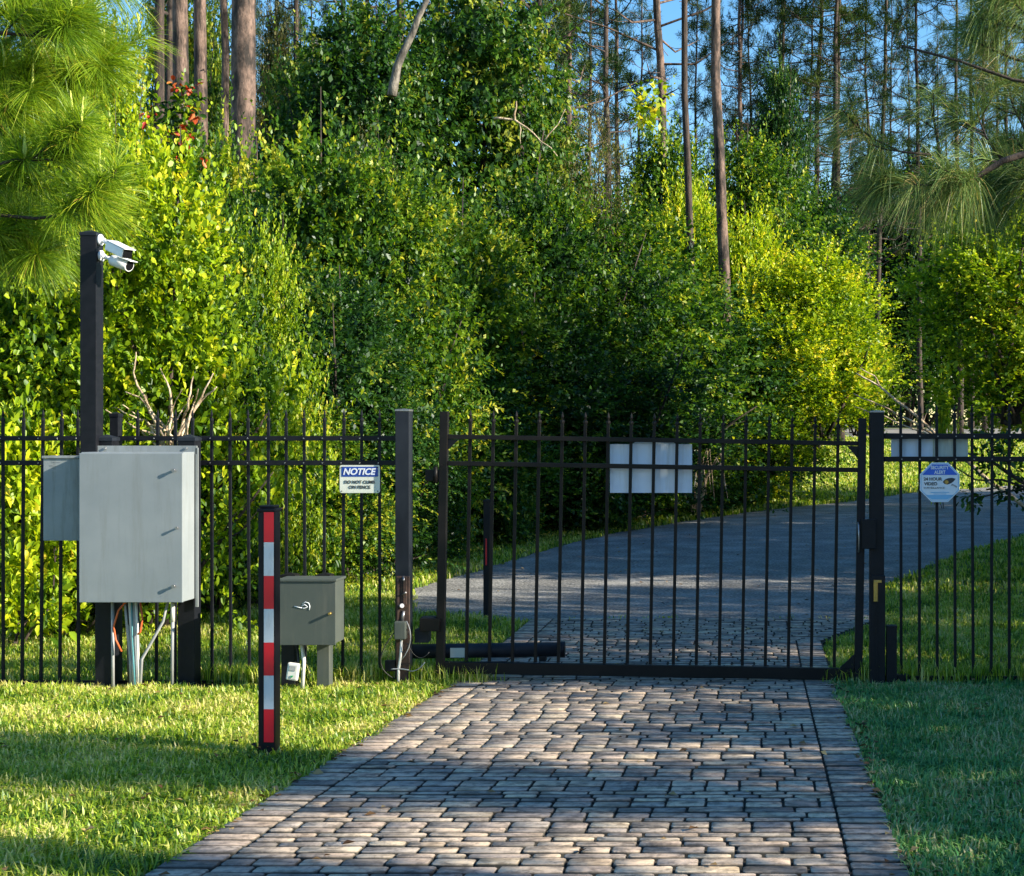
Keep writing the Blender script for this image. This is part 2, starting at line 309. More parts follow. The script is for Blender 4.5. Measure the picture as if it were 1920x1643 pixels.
def build_drive():
    V, Fq, Fn, rn, dt = [], [], [], [], []
    def brick(x0, x1, y0, y1, x0b=None, x1b=None):
        gap = random.uniform(.003, .005); x0 += gap; x1 -= gap; gy = random.uniform(.0075, .0105); y0 += gy; y1 -= gy
        if x1-x0 < .03 or y1-y0 < .03: return
        c = random.uniform(.005, .011); j = lambda: random.uniform(-.0012, .0012)
        ring = [(x0+c, y0), (x1-c, y0), (x1, y0+c), (x1, y1-c), (x1-c, y1), (x0+c, y1), (x0, y1-c), (x0, y0+c)]
        ring = [(a+j(), b+j()) for a, b in ring]; mx, my = (x0+x1)/2, (y0+y1)/2
        dz = random.gauss(.030, .0010); tx, ty = random.gauss(0, .006), random.gauss(0, .008); b0 = len(V); r = random.random()
        def z(x, y, h): return g(y) + dz + h + (x-mx)*tx + (y-my)*ty
        ins = random.uniform(.002, .0035)
        for h, s, dd in ((-.045, 0, 1), (-.006, 0, 1), (-.0015, ins*.5, .55), (0, ins, 0)):
            for a, b in ring:
                xx = a + (s if a < mx else -s); yy = b + (s if b < my else -s)
                V.append((xx, yy, z(xx, yy, h))); rn.append(r); dt.append(dd)
        for k in range(3):
            for q in range(8): Fq.append((b0+k*8+q, b0+k*8+(q+1) % 8, b0+k*8+8+(q+1) % 8, b0+k*8+8+q))
        Fn.append(tuple(b0+24+q for q in range(8)))
    def right(y): return DX1 if y < 10.7 else DX1 + (y-10.7)*.42
    bw = .185
    # soldier courses along both edges
    for side in (0, 1):
        y = 3.4
        while y < DY1 - .05:
            d = random.choice((.082, .09, .098, .09)); e = right(y)
            if side: brick(e-bw, e, y, min(y+d, DY1))
            else: brick(DX0, DX0+bw, y, min(y+d, DY1))
            y += d
    y = 3.4; x0 = DX0+bw
    while y < DY1 - .03:
        # a stack of rows with joints in line, then one or two broken rows
        cols = []; x = x0 + random.uniform(-.1, 0)
        while x < 1.2: cols.append(x); x += random.choice((.135, .142, .15, .146))
        for _ in range(random.choice((1, 2, 3, 3))):
            if y > DY1 - .03: break
            d = random.choice((.065, .072, .088, .095, .12)); d = min(d, DY1-y); e = right(y) - bw
            cut = [x0] + [q for q in cols if x0 + .055 < q < e - .055] + [e]
            for a, b in zip(cut, cut[1:]): brick(a, b, y, y+d)
            y += d
        for _ in range(random.choice((1, 2, 3))):
            if y > DY1 - .03: break
            d = random.choice((.062, .070, .088)); d = min(d, DY1-y); e = right(y) - bw
            x = x0
            while x < e - .01:
                wd = random.choice((.10, .13, .15, .19, .21)); b = min(x+wd, e)
                if e - b < .06: b = e
                brick(x, b, y, y+d); x = b
            y += d
    me = np_mesh(np.array(V), [np.array(Fq), np.array(Fn)], np.array(rn))
    a_ = me.attributes.new('dirt', 'FLOAT', 'POINT'); a_.data.foreach_set('value', np.array(dt, np.float32))
    o = put('driveway', me, M['paver']); tag(o, 'tumbled concrete paver driveway with a soldier course on both edges', 'driveway', kind='structure')
build_drive()
sheet('paving_bed', [Vector((DX0-.01, 3.4)), Vector((DX1+.01, 3.4)), Vector((DX1+.01, 10.7)), Vector((DX1+.58, DY1)), Vector((DX0-.01, DY1))], M['joint'], .015, 'dark sand bed in the joints of the driveway', step=2)

# ------------------------------------------------------------------ grass blades
def inside(poly, X, Y):
    r = np.zeros(len(X), bool); n = len(poly)
    for i in range(n):
        x0, y0 = poly[i][0], poly[i][1]; x1, y1 = poly[(i+1) % n][0], poly[(i+1) % n][1]
        if y0 == y1: continue
        c = ((y0 > Y) != (y1 > Y)) & (X < (x1-x0) * (Y-y0) / (y1-y0) + x0); r ^= c
    return r
def vnoise(X, Y, s, seed=0):
    rg = np.random.default_rng(seed); T = rg.random((64, 64)); x, y = X/s + 500, Y/s + 500
    xi, yi = np.floor(x).astype(int), np.floor(y).astype(int); fx, fy = x-xi, y-yi; fx = fx*fx*(3-2*fx); fy = fy*fy*(3-2*fy)
    q = lambda a, b: T[a % 64, b % 64]
    return (q(xi, yi)*(1-fx)+q(xi+1, yi)*fx)*(1-fy) + (q(xi, yi+1)*(1-fx)+q(xi+1, yi+1)*fx)*fy
def blades(X, Y, L, W, lean=1.0):
    n = len(X); a = RNG.random(n)*2*np.pi; L = L*(.55+.9*RNG.random(n)); W = W*(.7+.6*RNG.random(n))
    ln = lean*(.15+RNG.random(n))
    d = np.stack([np.cos(a), np.sin(a)], 1); s = np.stack([-np.sin(a), np.cos(a)], 1)
    Z = gv(Y); B = np.stack([X, Y, Z-.005], 1)
    def pt(h, out, w, sg):
        return np.stack([X + d[:, 0]*out*L + s[:, 0]*w*W*sg, Y + d[:, 1]*out*L + s[:, 1]*w*W*sg, Z + h*L], 1)
    P = [pt(-.05, 0, .4, -1), pt(-.05, 0, .4, 1), pt(.55, .28*ln, .5, 1), pt(.55, .28*ln, .5, -1), pt(.98-.45*ln, .95*ln, .0, 0)]
    V = np.stack(P, 1).reshape(-1, 3); b = np.arange(n)*5
    q = np.stack([b, b+1, b+2, b+3], 1); t = np.stack([b+3, b+2, b+4], 1)
    r = np.clip(RNG.random(n)**1.1*.85 + (vnoise(X, Y, .25, 3)-.5)*.5 + (RNG.random(n) < .12)*.5, 0, 1)
    return V, q, t, np.repeat(r, 5)
def lawn(name, spec, mat, label):
    Vs, qs, ts, rs = [], [], [], []; off = 0
    for (x0, x1, y0, y1, dens, L, W, cond) in spec:
        n = int((x1-x0)*(y1-y0)*dens); X = x0+RNG.random(n)*(x1-x0); Y = y0+RNG.random(n)*(y1-y0)
        k = cond(X, Y) & (RNG.random(n) < .35+vnoise(X, Y, .09, 5)*1.0); X, Y = X[k], Y[k]
        V, q, t, r = blades(X, Y, L*(.7+.6*vnoise(X, Y, .3, 9)), W); Vs.append(V); qs.append(q+off); ts.append(t+off); rs.append(r); off += len(V)
    return tag(put(name, np_mesh(np.concatenate(Vs), [np.concatenate(qs), np.concatenate(ts)], np.concatenate(rs)), mat), label, 'grass', kind='stuff')
RP = [(p.x, p.y) for p in ROAD]
wob = lambda X, Y: (vnoise(X, Y, .15, 11)-.5)*.07
inF = lambda X, Y: (X > -.526*Y-1.7) & (X < .185*Y+1.7)
offroad = lambda X, Y: ~inside(RP, X+wob(X, Y)*2, Y+wob(Y, X)*2)
beyond = lambda X, Y: offroad(X, Y) & inF(X, Y) & ~((X > DX0-.02+wob(X, Y)) & (X < DX1+.02+np.clip(Y-10.7, 0, 2)*.42+wob(Y, X)) & (Y < DY1))
lawn('lawn_grass', [(-5.2, -1.8, 3.6, 6.6, 9500, .054, .0068, lambda X, Y: (X < DX0+.015+wob(X, Y)*.9) & inF(X, Y)),
                    (-6.5, -1.8, 6.6, 8.98, 8000, .056, .0072, lambda X, Y: (X < DX0+.02+wob(X, Y)*.9) & inF(X, Y) & ~((X < -2.9) & (Y > 8.78+wob(X, Y)*1.5)))],
     M['grass'], 'sunlit yellow green lawn grass left of the driveway')
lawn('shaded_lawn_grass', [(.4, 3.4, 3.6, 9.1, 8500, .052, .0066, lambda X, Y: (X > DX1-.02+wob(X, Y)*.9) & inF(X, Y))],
     M['grass_shade'], 'lawn grass right of the driveway, shade painted into its blue green colour')
lawn('far_lawn_grass', [(-8.2, 3.2, 9.02, 14, 3200, .055, .0075, beyond), (-10, 5, 14, 24, 900, .07, .014, beyond), (-8, 9, 24, 46, 260, .11, .03, beyond), (-2, 13, 46, 60, 160, .14, .05, lambda X, Y: inF(X, Y))],
     M['grass'], 'lawn grass growing behind the fence and along the road')
def litter(name, n, spots, mat, label, L=.035):
    P, N_ = [], []
    for (x0, x1, y0, y1, m, dz) in spots:
        X = x0+RNG.random(m)*(x1-x0); Y = y0+RNG.random(m)*(y1-y0); k = (X > -.526*Y-.3) & (X < .19*Y+.3); X, Y = X[k], Y[k]
        P.append(np.stack([X, Y, gv(Y)+dz], 1))
    P = np.concatenate(P); n = len(P); a = RNG.random(n)*6.28; D = np.stack([np.cos(a), np.sin(a), RNG.normal(0, .15, n)], 1); S = np.stack([-np.sin(a), np.cos(a), RNG.normal(0, .2, n)], 1); L = (L*(.5+RNG.random(n)))[:, None]
    up = np.array([0, 0, 1.0]); V = np.stack([P, P+D*L*.5+S*L*.28+up*L*.18, P+D*L, P+D*L*.5-S*L*.28+up*L*.15], 1).reshape(-1, 3); b = np.arange(n)*4
    return tag(put(name, np_mesh(V, [np.stack([b, b+1, b+2, b+3], 1)], np.repeat(RNG.random(n), 4)), mat), label, 'fallen leaves', kind='stuff')
M['dead_leaf'] = leafmat('dead_leaf', [(0, (.05, .028, .015)), (.5, (.22, .12, .05)), (1, (.48, .34, .14))], .15, (1, .9, .7))
litter('fallen_leaves', 0, [(DX0, DX1, 3.8, 12, 70, .034), (DX0-.07, DX0+.05, 4, 9, 120, .030), (DX1-.05, DX1+.09, 4, 9.2, 170, .028), (-4.5, DX0, 4, 9, 110, .05), (DX1, 2, 4, 9, 40, .05), (-5, -3, 8.75, 9.1, 260, .012), (-4, 4, 12, 30, 260, .012)], M['dead_leaf'], 'dead brown leaves scattered on the drive, its edges and the road')
# long tufts along the foot of posts and the fence
def tufts(name, pts, mat, label):
    X = np.concatenate([p[0]+RNG.normal(0, p[2], p[3]) for p in pts]); Y = np.concatenate([p[1]+RNG.normal(0, p[2]*.5, p[3]) for p in pts])
    V, q, t, r = blades(X, Y, .13, .006, .6); return tag(put(name, np_mesh(V, [q, t], r), mat), label, 'grass', kind='stuff')
tufts('long_grass', [(at(x, 0, 9.02).x, 9.02+random.uniform(-.06, .06), .09, 170) for x in range(390, 900, 26)] + [(at(x, 0, 9).x, 9.03, .1, 130) for x in range(1600, 1990, 30)],
      M['grass'], 'longer grass blades left uncut along the foot of the fence')

# ------------------------------------------------------------------ fences
def fpx(px): return (px-CX)/300.0                  # at the fence plane, 300 photo pixels to the metre
def fz(py): return (1285-py)/300.0
def picket_mesh(h, s, tip=.062):
    b = MB(); b.box(-s/2, s/2, -s/2, s/2, 0, h, .0012)
    b.lathe([(s*.72, h-.012), (s*.78, h-.004), (s*.72, h+.006), (s*.3, h+.010), (s*.34, h+.016), (s*.52, h+.030), (s*.30, h+.048), (.001, h+tip)], (0, 0, 0), 8)
    return b.mesh()
def add_pickets(parent, me, xs_, z0, y=0, mat=None):
    ox = ORG[parent]; first = None
    for x in xs_:
        if first is None: first = put('picket', me, mat, parent, local=True); o = first
        else: o = first.copy(); COL.objects.link(o); o.parent = parent
        o.location = (x-ox.x, y-ox.y, z0-ox.z); o.rotation_euler = (random.gauss(0, .003), random.gauss(0, .003), 0)
def screws(b, xs_, zs, y, r=.004):
    for x in xs_:
        for z in zs: b.tube([(x, y, z), (x, y-.005, z)], r, 6)
# left run
FY = 9.0
fl = thing('metal_fence', (fpx(300), FY, 0), 'black spear top metal fence running left of the driveway gate behind the grey cabinet', 'fence', 'spear top fences either side of the gate')
for z, t in ((fz(822), .015), (fz(868), .015), (fz(1279), .011)):
    MB().box(-7.2, fpx(747), FY-.014, FY+.014, z-t, z+t, .002).build('rail', M['black'], fl)
pm = picket_mesh(fz(790), .0165)
xsl = [fpx(3+35.4*k) for k in range(-26, 6)] + [fpx(255.6+35.0*k) for k in range(14)]
add_pickets(fl, pm, xsl, .012, FY+.02, M['black'])
for px in (216, -290):
    x = fpx(px); MB().box(x-.026, x+.026, FY-.02, FY+.045, -.1, fz(776), .002).cap(x-.026, x+.026, FY-.02, FY+.045, fz(776), .012).build('post', M['black'], fl)
b = MB(); screws(b, xsl, (fz(822), fz(868)), FY-.013); b.build('screws', M['steel'], fl)['kind'] = 'stuff'
# right run
fr = thing('metal_fence', (fpx(1900), FY, 0), 'black spear top metal fence running right of the driveway gate and carrying the octagonal sign', 'fence', 'spear top fences either side of the gate')
for z, t in ((fz(818), .017), (fz(861), .016), (fz(1271), .012)):
    MB().box(fpx(1658), 6.5, FY-.014, FY+.014, z-t, z+t, .002).build('rail', M['black'], fr)
xsr = [fpx(1690.5+33.8*k) for k in range(0, 50)]
add_pickets(fr, picket_mesh(fz(783), .0175), xsr, .02, FY+.02, M['black'])
b = MB(); screws(b, xsr, (fz(818), fz(861)), FY-.013); b.build('screws', M['steel'], fr)['kind'] = 'stuff'
# gate posts
pl = thing('gate_post', (fpx(759), 8.97, 0), 'worn black square gate post left of the gate with rusty bracket and cables low down', 'post', 'square posts either side of the gate')
MB().box(fpx(746), fpx(772), 8.93, 9.03, -.15, fz(768), .004).build('post_tube', M['black_worn'], pl)
MB().cap(fpx(746), fpx(772), 8.93, 9.03, fz(768), .006, .002, .012).build('post_cap', M['steel'], pl)
b = MB(); b.box(fpx(750), fpx(774), 8.905, 8.928, fz(1272), fz(1078), .002); b.box(fpx(752), fpx(756), 8.893, 8.904, fz(1165), fz(1084), .001); b.box(fpx(764), fpx(770), 8.893, 8.904, fz(1130), fz(1078), .001)
b.build('hinge_plate', M['rust'], pl)
b = MB(); b.tube([(fpx(758), 8.90, fz(1134)), (fpx(764), 8.865, fz(1131))], .014, 8); b.tube([(fpx(764), 8.902, fz(1142)), (fpx(762), 8.895, fz(1160))], .01, 8); b.tube([(fpx(764), 8.9, fz(1078)), (fpx(766), 8.88, fz(1086))], .007, 6); b.tube([(fpx(762), 8.9, fz(1112)), (fpx(770), 8.88, fz(1107))], .005, 6)
b.build('bolt', M['steel'], pl)
MB().box(fpx(750), fpx(771), 8.85, 8.902, fz(1193), fz(1160), .006).build('junction_box', M['greenbox'], pl)
MB().tube([(fpx(762), 8.88, fz(1192)), (fpx(760), 8.88, fz(1225)), (fpx(757), 8.87, fz(1250)), (fpx(756.5), 8.87, -.02)], .0085, 8).build('conduit', M['pvc_white'], pl)
b = MB()
def sag(a, c, k, n=9):
    a, c = Vector(a), Vector(c); k = Vector(k); return [a.lerp(c, i/n) + k*(4*(i/n)*(1-i/n)) for i in range(n+1)]
b.tube(sag((fpx(750), 8.86, fz(1180)), (fpx(752), 8.88, fz(1268)), (-.085, -.02, -.03)), .0035, 6)
b.tube(sag((fpx(771), 8.88, fz(1175)), (fpx(766), 8.87, fz(1215)), (.035, -.01, 0)), .003, 6)
b.tube(sag((fpx(773), 8.86, fz(1200)), (fpx(812), 8.9, fz(1218)), (0, 0, -.06)), .003, 6)
b.build('cable', M['cable'], pl)
b = MB(); b.tube(sag((fpx(772), 8.87, fz(1160)), (fpx(764), 8.86, fz(1230)), (.04, -.01, 0)), .003, 6); b.tube(sag((fpx(744), 8.86, fz(1248)), (fpx(776), 8.87, fz(1250)), (0, 0, .004)), .004, 6); b.tube(sag((fpx(776), 8.88, fz(1252)), (fpx(805), 8.88, fz(1236)), (0, 0, -.02)), .003, 6)
b.build('cable_end', M['pvc'], pl)
MB().box(fpx(729), fpx(748), 8.90, 8.94, fz(1254), fz(1234), .004).build('sensor_box', M['black'], pl)
pr = thing('gate_post', (fpx(1644), 8.97, 0), 'black square gate post right of the gate with a lock box at its foot', 'post', 'square posts either side of the gate')
MB().box(fpx(1630), fpx(1656), 8.93, 9.03, -.15, fz(771), .004).build('post_tube', M['black'], pr)
MB().cap(fpx(1630), fpx(1656), 8.93, 9.03, fz(771), .006, .002, .01).build('post_cap', M['steel'], pr)
b = MB(); b.box(fpx(1629), fpx(1657), 8.89, 8.928, fz(1276), fz(1076), .004); b.box(fpx(1640), fpx(1643), 8.884, 8.889, fz(1272), fz(1125), .001); b.build('lock_cover', M['black'], pr)
b = MB(); b.box(fpx(1635), fpx(1643), 8.872, 8.889, fz(1124), fz(1086), .003); b.box(fpx(1635), fpx(1650), 8.876, 8.888, fz(1089), fz(1084), .001); b.build('lock', M['brass'], pr)
# latch
lt = thing('gate_latch', (fpx(1618), 8.93, fz(1000)), 'black box latch with a pull handle bridging the gate and right post', 'latch')
MB().box(fpx(1614), fpx(1640), 8.90, 8.935, fz(1027), fz(972), .004).build('latch_box', M['black'], lt)
MB().tube([(fpx(1607), 8.905, fz(978)), (fpx(1607), 8.88, fz(983)), (fpx(1608), 8.875, fz(1005)), (fpx(1608), 8.88, fz(1028)), (fpx(1608), 8.905, fz(1033))], .005, 8).build('handle', M['steel'], lt)
# short stop post
sp = thing('stop_post', (fpx(1669), 8.95, 0), 'short black square stub post beside the right gate post', 'post')
MB().box(fpx(1660), fpx(1679), 8.90, 8.97, -.1, fz(1170), .003).build('post_tube', M['black'], sp)
MB().cap(fpx(1660), fpx(1679), 8.90, 8.97, fz(1170), .006, .002, .01).build('post_cap', M['black'], sp)
b = MB(); b.box(fpx(1680), fpx(1702), 8.93, 8.985, fz(1278), fz(1262), .003); b.build('foot_bracket', M['black'], sp)

# ------------------------------------------------------------------ gate (built level, then sagging about its hinge foot)
gx0, gz0 = fpx(818), fz(1262); GW = 2.662
gate = thing('driveway_gate', (gx0, FY, gz0), 'black single leaf metal driveway gate with spear tops sagging slightly to the right', 'gate')
gate.rotation_euler = (0, R(.95), 0)
def GBX(*a, **k): return MB().box(*a, **k)
MB().box(0, .05, -.025, .025, 0, 1.635, .003).build('hinge_stile', M['black_brown'], gate, local=True)
MB().box(GW-.05, GW, -.025, .025, 0, 1.635, .003).build('latch_stile', M['black'], gate, local=True)
MB().box(.051, GW-.051, -.02, .02, .0, .073, .003).build('bottom_rail', M['black_brown'], gate, local=True)
for z in (1.478, 1.312): MB().box(.051, GW-.051, -.016, .016, z-.014, z+.014, .002).build('rail', M['black_brown'], gate, local=True)
gpm = picket_mesh(1.51, .0195)
first = None
for k in range(17):
    if first is None: first = put('picket', gpm, M['black_brown'], gate, local=True); o = first
    else: o = first.copy(); COL.objects.link(o); o.parent = gate
    o.location = ((873-818)/300 + .144*k, .0185, .075)
for pts in (([(.052, 1.462), (.052, 1.40), (.115, 1.462)]), ([(GW-.052, 1.462), (GW-.052, 1.385), (GW-.12, 1.462)]), ([(GW-.052, .075), (GW-.052, .16), (GW-.14, .075)])):
    MB().prism(pts, -.012, .012).build('corner_gusset', M['black'], gate, local=True)
hg = MB(); hg.box(-.085, .0, -.022, .02, 1.20, 1.27, .003); hg.tube([(-.02, -.028, 1.19), (-.02, -.028, 1.29)], .014, 8); hg.tube([(.015, -.026, 1.30), (.015, -.034, 1.30)], .007, 6); hg.tube([(.015, -.026, 1.19), (.015, -.034, 1.19)], .007, 6)
hg.build('hinge', M['black_brown'], gate, local=True)
b = MB(); b.box(-.10, .025, -.045, -.026, .265, .345, .003); b.tube([(.02, -.05, .33), (.02, -.03, .33)], .009, 8); b.build('drive_bracket', M['black_brown'], gate, local=True)
# operator arm behind the pickets
op = thing('gate_operator', (fpx(776), 9.14, fz(1226)), 'black tubular swing gate opener lying low behind the gate bars', 'gate opener')
MB().tube([(fpx(760), 9.10, fz(1226)), (fpx(830), 9.12, fz(1226)), (fpx(1040), 9.16, fz(1225))], .046, 20).build('motor_tube', M['black_worn'], op)
b = MB(); b.tube([(fpx(1040), 9.16, fz(1225)), (fpx(1053), 9.163, fz(1225))], .051, 20); b.box(fpx(1005), fpx(1018), 9.12, 9.18, fz(1246), fz(1236), .003); b.build('end_cap', M['black'], op)
MB().box(fpx(840), fpx(868), 9.062, 9.068, fz(1236), fz(1218), .001).build('label_plate', M['board_grey'], op)
b = MB(); b.box(fpx(778), fpx(803), 8.99, 9.09, fz(1205), fz(1180), .004); b.box(fpx(791), fpx(818), 8.98, 9.05, fz(1182), fz(1156), .004); b.build('mount_bracket', M['black_worn'], op)

# ------------------------------------------------------------------ boards and signs
bo = thing('blank_board', (fpx(1220), 9.06, fz(925)), 'blank white back of a rectangular notice wired behind the gate bars', 'sign')
MB().box(fpx(1142), fpx(1297), 9.055, 9.062, fz(925), fz(833), .001).build('panel', M['board'], bo)
MB().prism([(fpx(1180), fz(834.5)), (fpx(1270), fz(834.5)), (fpx(1258), fz(828)), (fpx(1225), fz(825)), (fpx(1192), fz(828))], 9.063, 9.067).build('panel_top', M['board_grey'], bo)
bo = thing('blank_board', (fpx(1744), 9.05, fz(858)), 'long blank board behind the right fence between its two upper rails', 'sign')
MB().box(fpx(1672), fpx(1751), 9.045, 9.05, fz(859), fz(820), .001).build('panel', M['board'], bo, 'bluish white half')
MB().box(fpx(1751.6), fpx(1817), 9.045, 9.05, fz(859), fz(820), .001).build('panel', M['board_grey'], bo, 'greyish half, a change of light put into its colour')  # two tones on one board paint in the light varying along it

def text(s, cx, cz, y, width, height, mat, parent, name='lettering', shear=0.0, bold=0.0):
    cu = bpy.data.curves.new('t', 'FONT'); cu.body = s; cu.size = 1; cu.align_x = 'CENTER'; cu.align_y = 'CENTER'; cu.shear = shear; cu.offset = bold; cu.extrude = .002
    o = bpy.data.objects.new('t', cu); COL.objects.link(o); bpy.context.view_layer.update()
    me = bpy.data.meshes.new_from_object(o.evaluated_get(bpy.context.evaluated_depsgraph_get())); bpy.data.objects.remove(o); bpy.data.curves.remove(cu)
    c = np.zeros(len(me.vertices)*3); me.vertices.foreach_get('co', c); c = c.reshape(-1, 3)
    lo, hi = c.min(0), c.max(0); m_ = (lo+hi)/2
    N = np.stack([(c[:, 0]-m_[0])/(hi[0]-lo[0])*width + cx, y + 0*c[:, 0] - (c[:, 2] > 0)*.0012, (c[:, 1]-m_[1])/(hi[1]-lo[1])*height + cz], 1)
    me.vertices.foreach_set('co', N.astype(np.float32).ravel()); me.update(); me.materials.clear()
    return put(name, me, mat, parent)
def rrect(x0, x1, z0, z1, r, n=5):
    P = []
    for cx, cz, a0 in ((x1-r, z0+r, -90), (x1-r, z1-r, 0), (x0+r, z1-r, 90), (x0+r, z0+r, 180)):
        for k in range(n+1): a = R(a0+90*k/n); P.append((cx+r*math.cos(a), cz+r*math.sin(a)))
    return P
SY = 8.965
sg = thing('notice_sign', (fpx(677), SY, fz(924)), 'small cream notice sign with a blue heading on the fence beside the gate post', 'sign')
MB().prism(rrect(fpx(640), fpx(715), fz(924), fz(872), .012), SY, SY+.004).build('sign_plate', M['sign_cream'], sg)
MB().prism(rrect(fpx(643.5), fpx(711.5), fz(893.5), fz(875), .004), SY-.0015, SY-.0003).build('heading_band', M['sign_blue'], sg)
text('NOTICE', fpx(677.5), fz(884), SY-.0025, .205, .042, M['sign_white'], sg, shear=.25, bold=.03)
text('DO NOT CLIMB', fpx(677.5), fz(903.5), SY-.001, .19, .020, M['ink'], sg, bold=.02)
text('ON FENCE', fpx(677.5), fz(913), SY-.001, .135, .020, M['ink'], sg, bold=.02)
b = MB()
for px, py in ((644, 876), (711, 876), (644, 920.5), (711, 920.5)): b.tube([(fpx(px), SY-.001, fz(py)), (fpx(px), SY-.004, fz(py))], .0035, 8)
b.build('fixing_screw', M['rust'], sg)
# octagonal sign
og = thing('security_sign', (fpx(1760), SY-.01, fz(940)), 'octagonal blue and white security alert sign fixed to the right fence', 'sign')
oc, ozc = fpx(1760.3), fz(904)
def octa(r): return [(oc + r/math.cos(R(22.5))*math.cos(R(22.5+45*k)), ozc + r/math.cos(R(22.5))*math.sin(R(22.5+45*k))) for k in range(8)]
OY = SY-.012; ro = .123
MB().prism(octa(ro), OY, OY+.005).build('sign_plate', M['sign_white'], og)
b = MB(); o1, o2 = octa(ro-.006), octa(ro-.009)
for k in range(8):
    a, c, d, e = o1[k], o1[(k+1) % 8], o2[(k+1) % 8], o2[k]; b.prism([a, c, d, e], OY-.0015, OY-.0003)
b.build('border_line', M['sign_sky'], og)
h = ro-.012; k_ = h*math.tan(R(22.5))
MB().prism([(oc-k_, ozc+h), (oc+k_, ozc+h), (oc+h-.004, ozc+k_+.004), (oc+h-.004, ozc+.046), (oc-h+.004, ozc+.046), (oc-h+.004, ozc+k_+.004)], OY-.0015, OY-.0003).build('heading_panel', M['sign_blue2'], og)
text('SECURITY', oc, ozc+.092, OY-.0025, .112, .022, M['sign_white'], og, bold=.03)
text('ALERT', oc, ozc+.063, OY-.0025, .070, .022, M['sign_white'], og, bold=.03)
text('24 HOUR', oc-.043, ozc+.021, OY-.001, .115, .020, M['ink'], og, bold=.03)
text('VIDEO', oc-.057, ozc-.009, OY-.001, .082, .020, M['ink'], og, bold=.03)
text('SURVEILLANCE', oc-.035, ozc-.034, OY-.001, .13, .010, M['ink'], og)
MB().prism([(oc-h+.0215, ozc-.078), (oc-k_-.002, ozc-h+.004), (oc+k_+.002, ozc-h+.004), (oc+h-.0215, ozc-.078)], OY-.0015, OY-.0003).build('footer_panel', M['sign_sky'], og)
b = MB(); b.prism([(oc-.058, ozc-.060), (oc+.058, ozc-.060), (oc+.058, ozc-.065), (oc-.058, ozc-.065)], OY-.0015, OY-.0003); b.prism([(oc-.04, ozc-.070), (oc+.04, ozc-.070), (oc+.04, ozc-.074), (oc-.04, ozc-.074)], OY-.0015, OY-.0003); b.build('small_print', M['sign_sky'], og)
# eye with camera
eye = [(oc+.018, ozc+.002), (oc+.032, ozc+.018), (oc+.052, ozc+.026), (oc+.078, ozc+.028), (oc+.098, ozc+.022), (oc+.088, ozc+.008), (oc+.070, ozc-.006), (oc+.048, ozc-.014), (oc+.030, ozc-.010)]
MB().prism(eye, OY-.0013, OY-.0003).build('eye_emblem', M['ink'], og)
MB().prism([(oc+.042+.013*math.cos(a), ozc+.002+.012*math.sin(a)) for a in np.linspace(0, 2*math.pi, 13)[:-1]], OY-.0022, OY-.0015).build('iris', M['brass'], og)
MB().prism([(oc+.068, ozc-.022), (oc+.076, ozc-.008), (oc+.108, ozc-.024), (oc+.104, ozc-.034), (oc+.080, ozc-.018)], OY-.0022, OY-.0015).build('camera_emblem', M['pvc'], og)

# ------------------------------------------------------------------ grey utility cabinets and their posts
def px_at(px, Y): return (px-CX)/F*Y
def pz_at(py, Y): return CZ-(py-CY)/F*Y
YB, YF_ = 8.80, 8.61
cabx0, cabx1 = px_at(148, YF_), px_at(342, YF_)
for pa, pb, cap_y, lab in ((178, 210, 821, 'black square post under the left side of the big grey cabinet'), (333, 365, 821, 'black square post under the right side of the big grey cabinet')):
    x0, x1 = px_at(pa, YB+.02), px_at(pb, YB+.02)
    t = thing('cabinet_post', ((x0+x1)/2, YB+.07, 0), lab, 'post', 'posts carrying the big grey cabinet')
    MB().box(x0, x1, YB+.02, YB+.12, -.1, pz_at(cap_y, YB), .003).build('post_tube', M['black'], t)
    MB().cap(x0, x1, YB+.02, YB+.12, pz_at(cap_y, YB), .022, .004, .02).build('post_cap', M['black_worn'], t)
cb = thing('utility_cabinet', ((cabx0+cabx1)/2, YB, pz_at(1130, YF_)), 'big pale grey metal cabinet with three door knobs mounted on two posts', 'cabinet')
zb0, zb1 = pz_at(1130, YF_), pz_at(850, YF_)
MB().box(cabx0+.002, cabx1-.002, YF_+.022, YB, zb0+.002, zb1+.006, .004).build('cabinet_body', M['greybox'], cb)
MB().box(cabx0, cabx1, YF_, YF_+.020, zb0, zb1, .004).build('door', M['greybox'], cb)
b = MB(); b.box(px_at(178, YB), px_at(369, YB), YB+.002, YB+.012, zb1-.01, pz_at(836, YB), .002); b.box(px_at(366, YB), px_at(371, YB), YB+.002, YB+.012, zb0-.05, zb1+.03, .001); b.build('mounting_flange', M['greybox_old'], cb)
for px in (197, 349):
    MB().tube([(px_at(px, YB), YB+.003, pz_at(841, YB)), (px_at(px, YB), YB-.006, pz_at(841, YB))], .008, 8).build('bolt', M['steel'], cb)
for px, py in ((327, 882), (333, 990), (327, 1099)):
    x, z = px_at(px, YF_), pz_at(py, YF_)
    b = MB(); b.tube([(x, YF_, z), (x, YF_-.020, z)], .006 if py == 990 else .008, 10); b.tube([(x, YF_-.015, z), (x, YF_-.022, z)], .008 if py == 990 else .011, 12); b.build('door_knob', M['steel'], cb)
x0, x1 = px_at(81, 8.70), px_at(150, 8.70)
sb = thing('side_cabinet', ((x0+x1)/2, 8.76, pz_at(1014, 8.70)), 'smaller weathered grey metal box hung on the left of the big cabinet', 'cabinet')
MB().box(x0+.003, x1-.003, 8.715, 8.83, pz_at(1012, 8.70), pz_at(860, 8.70), .004).build('cabinet_body', M['greybox_old'], sb)
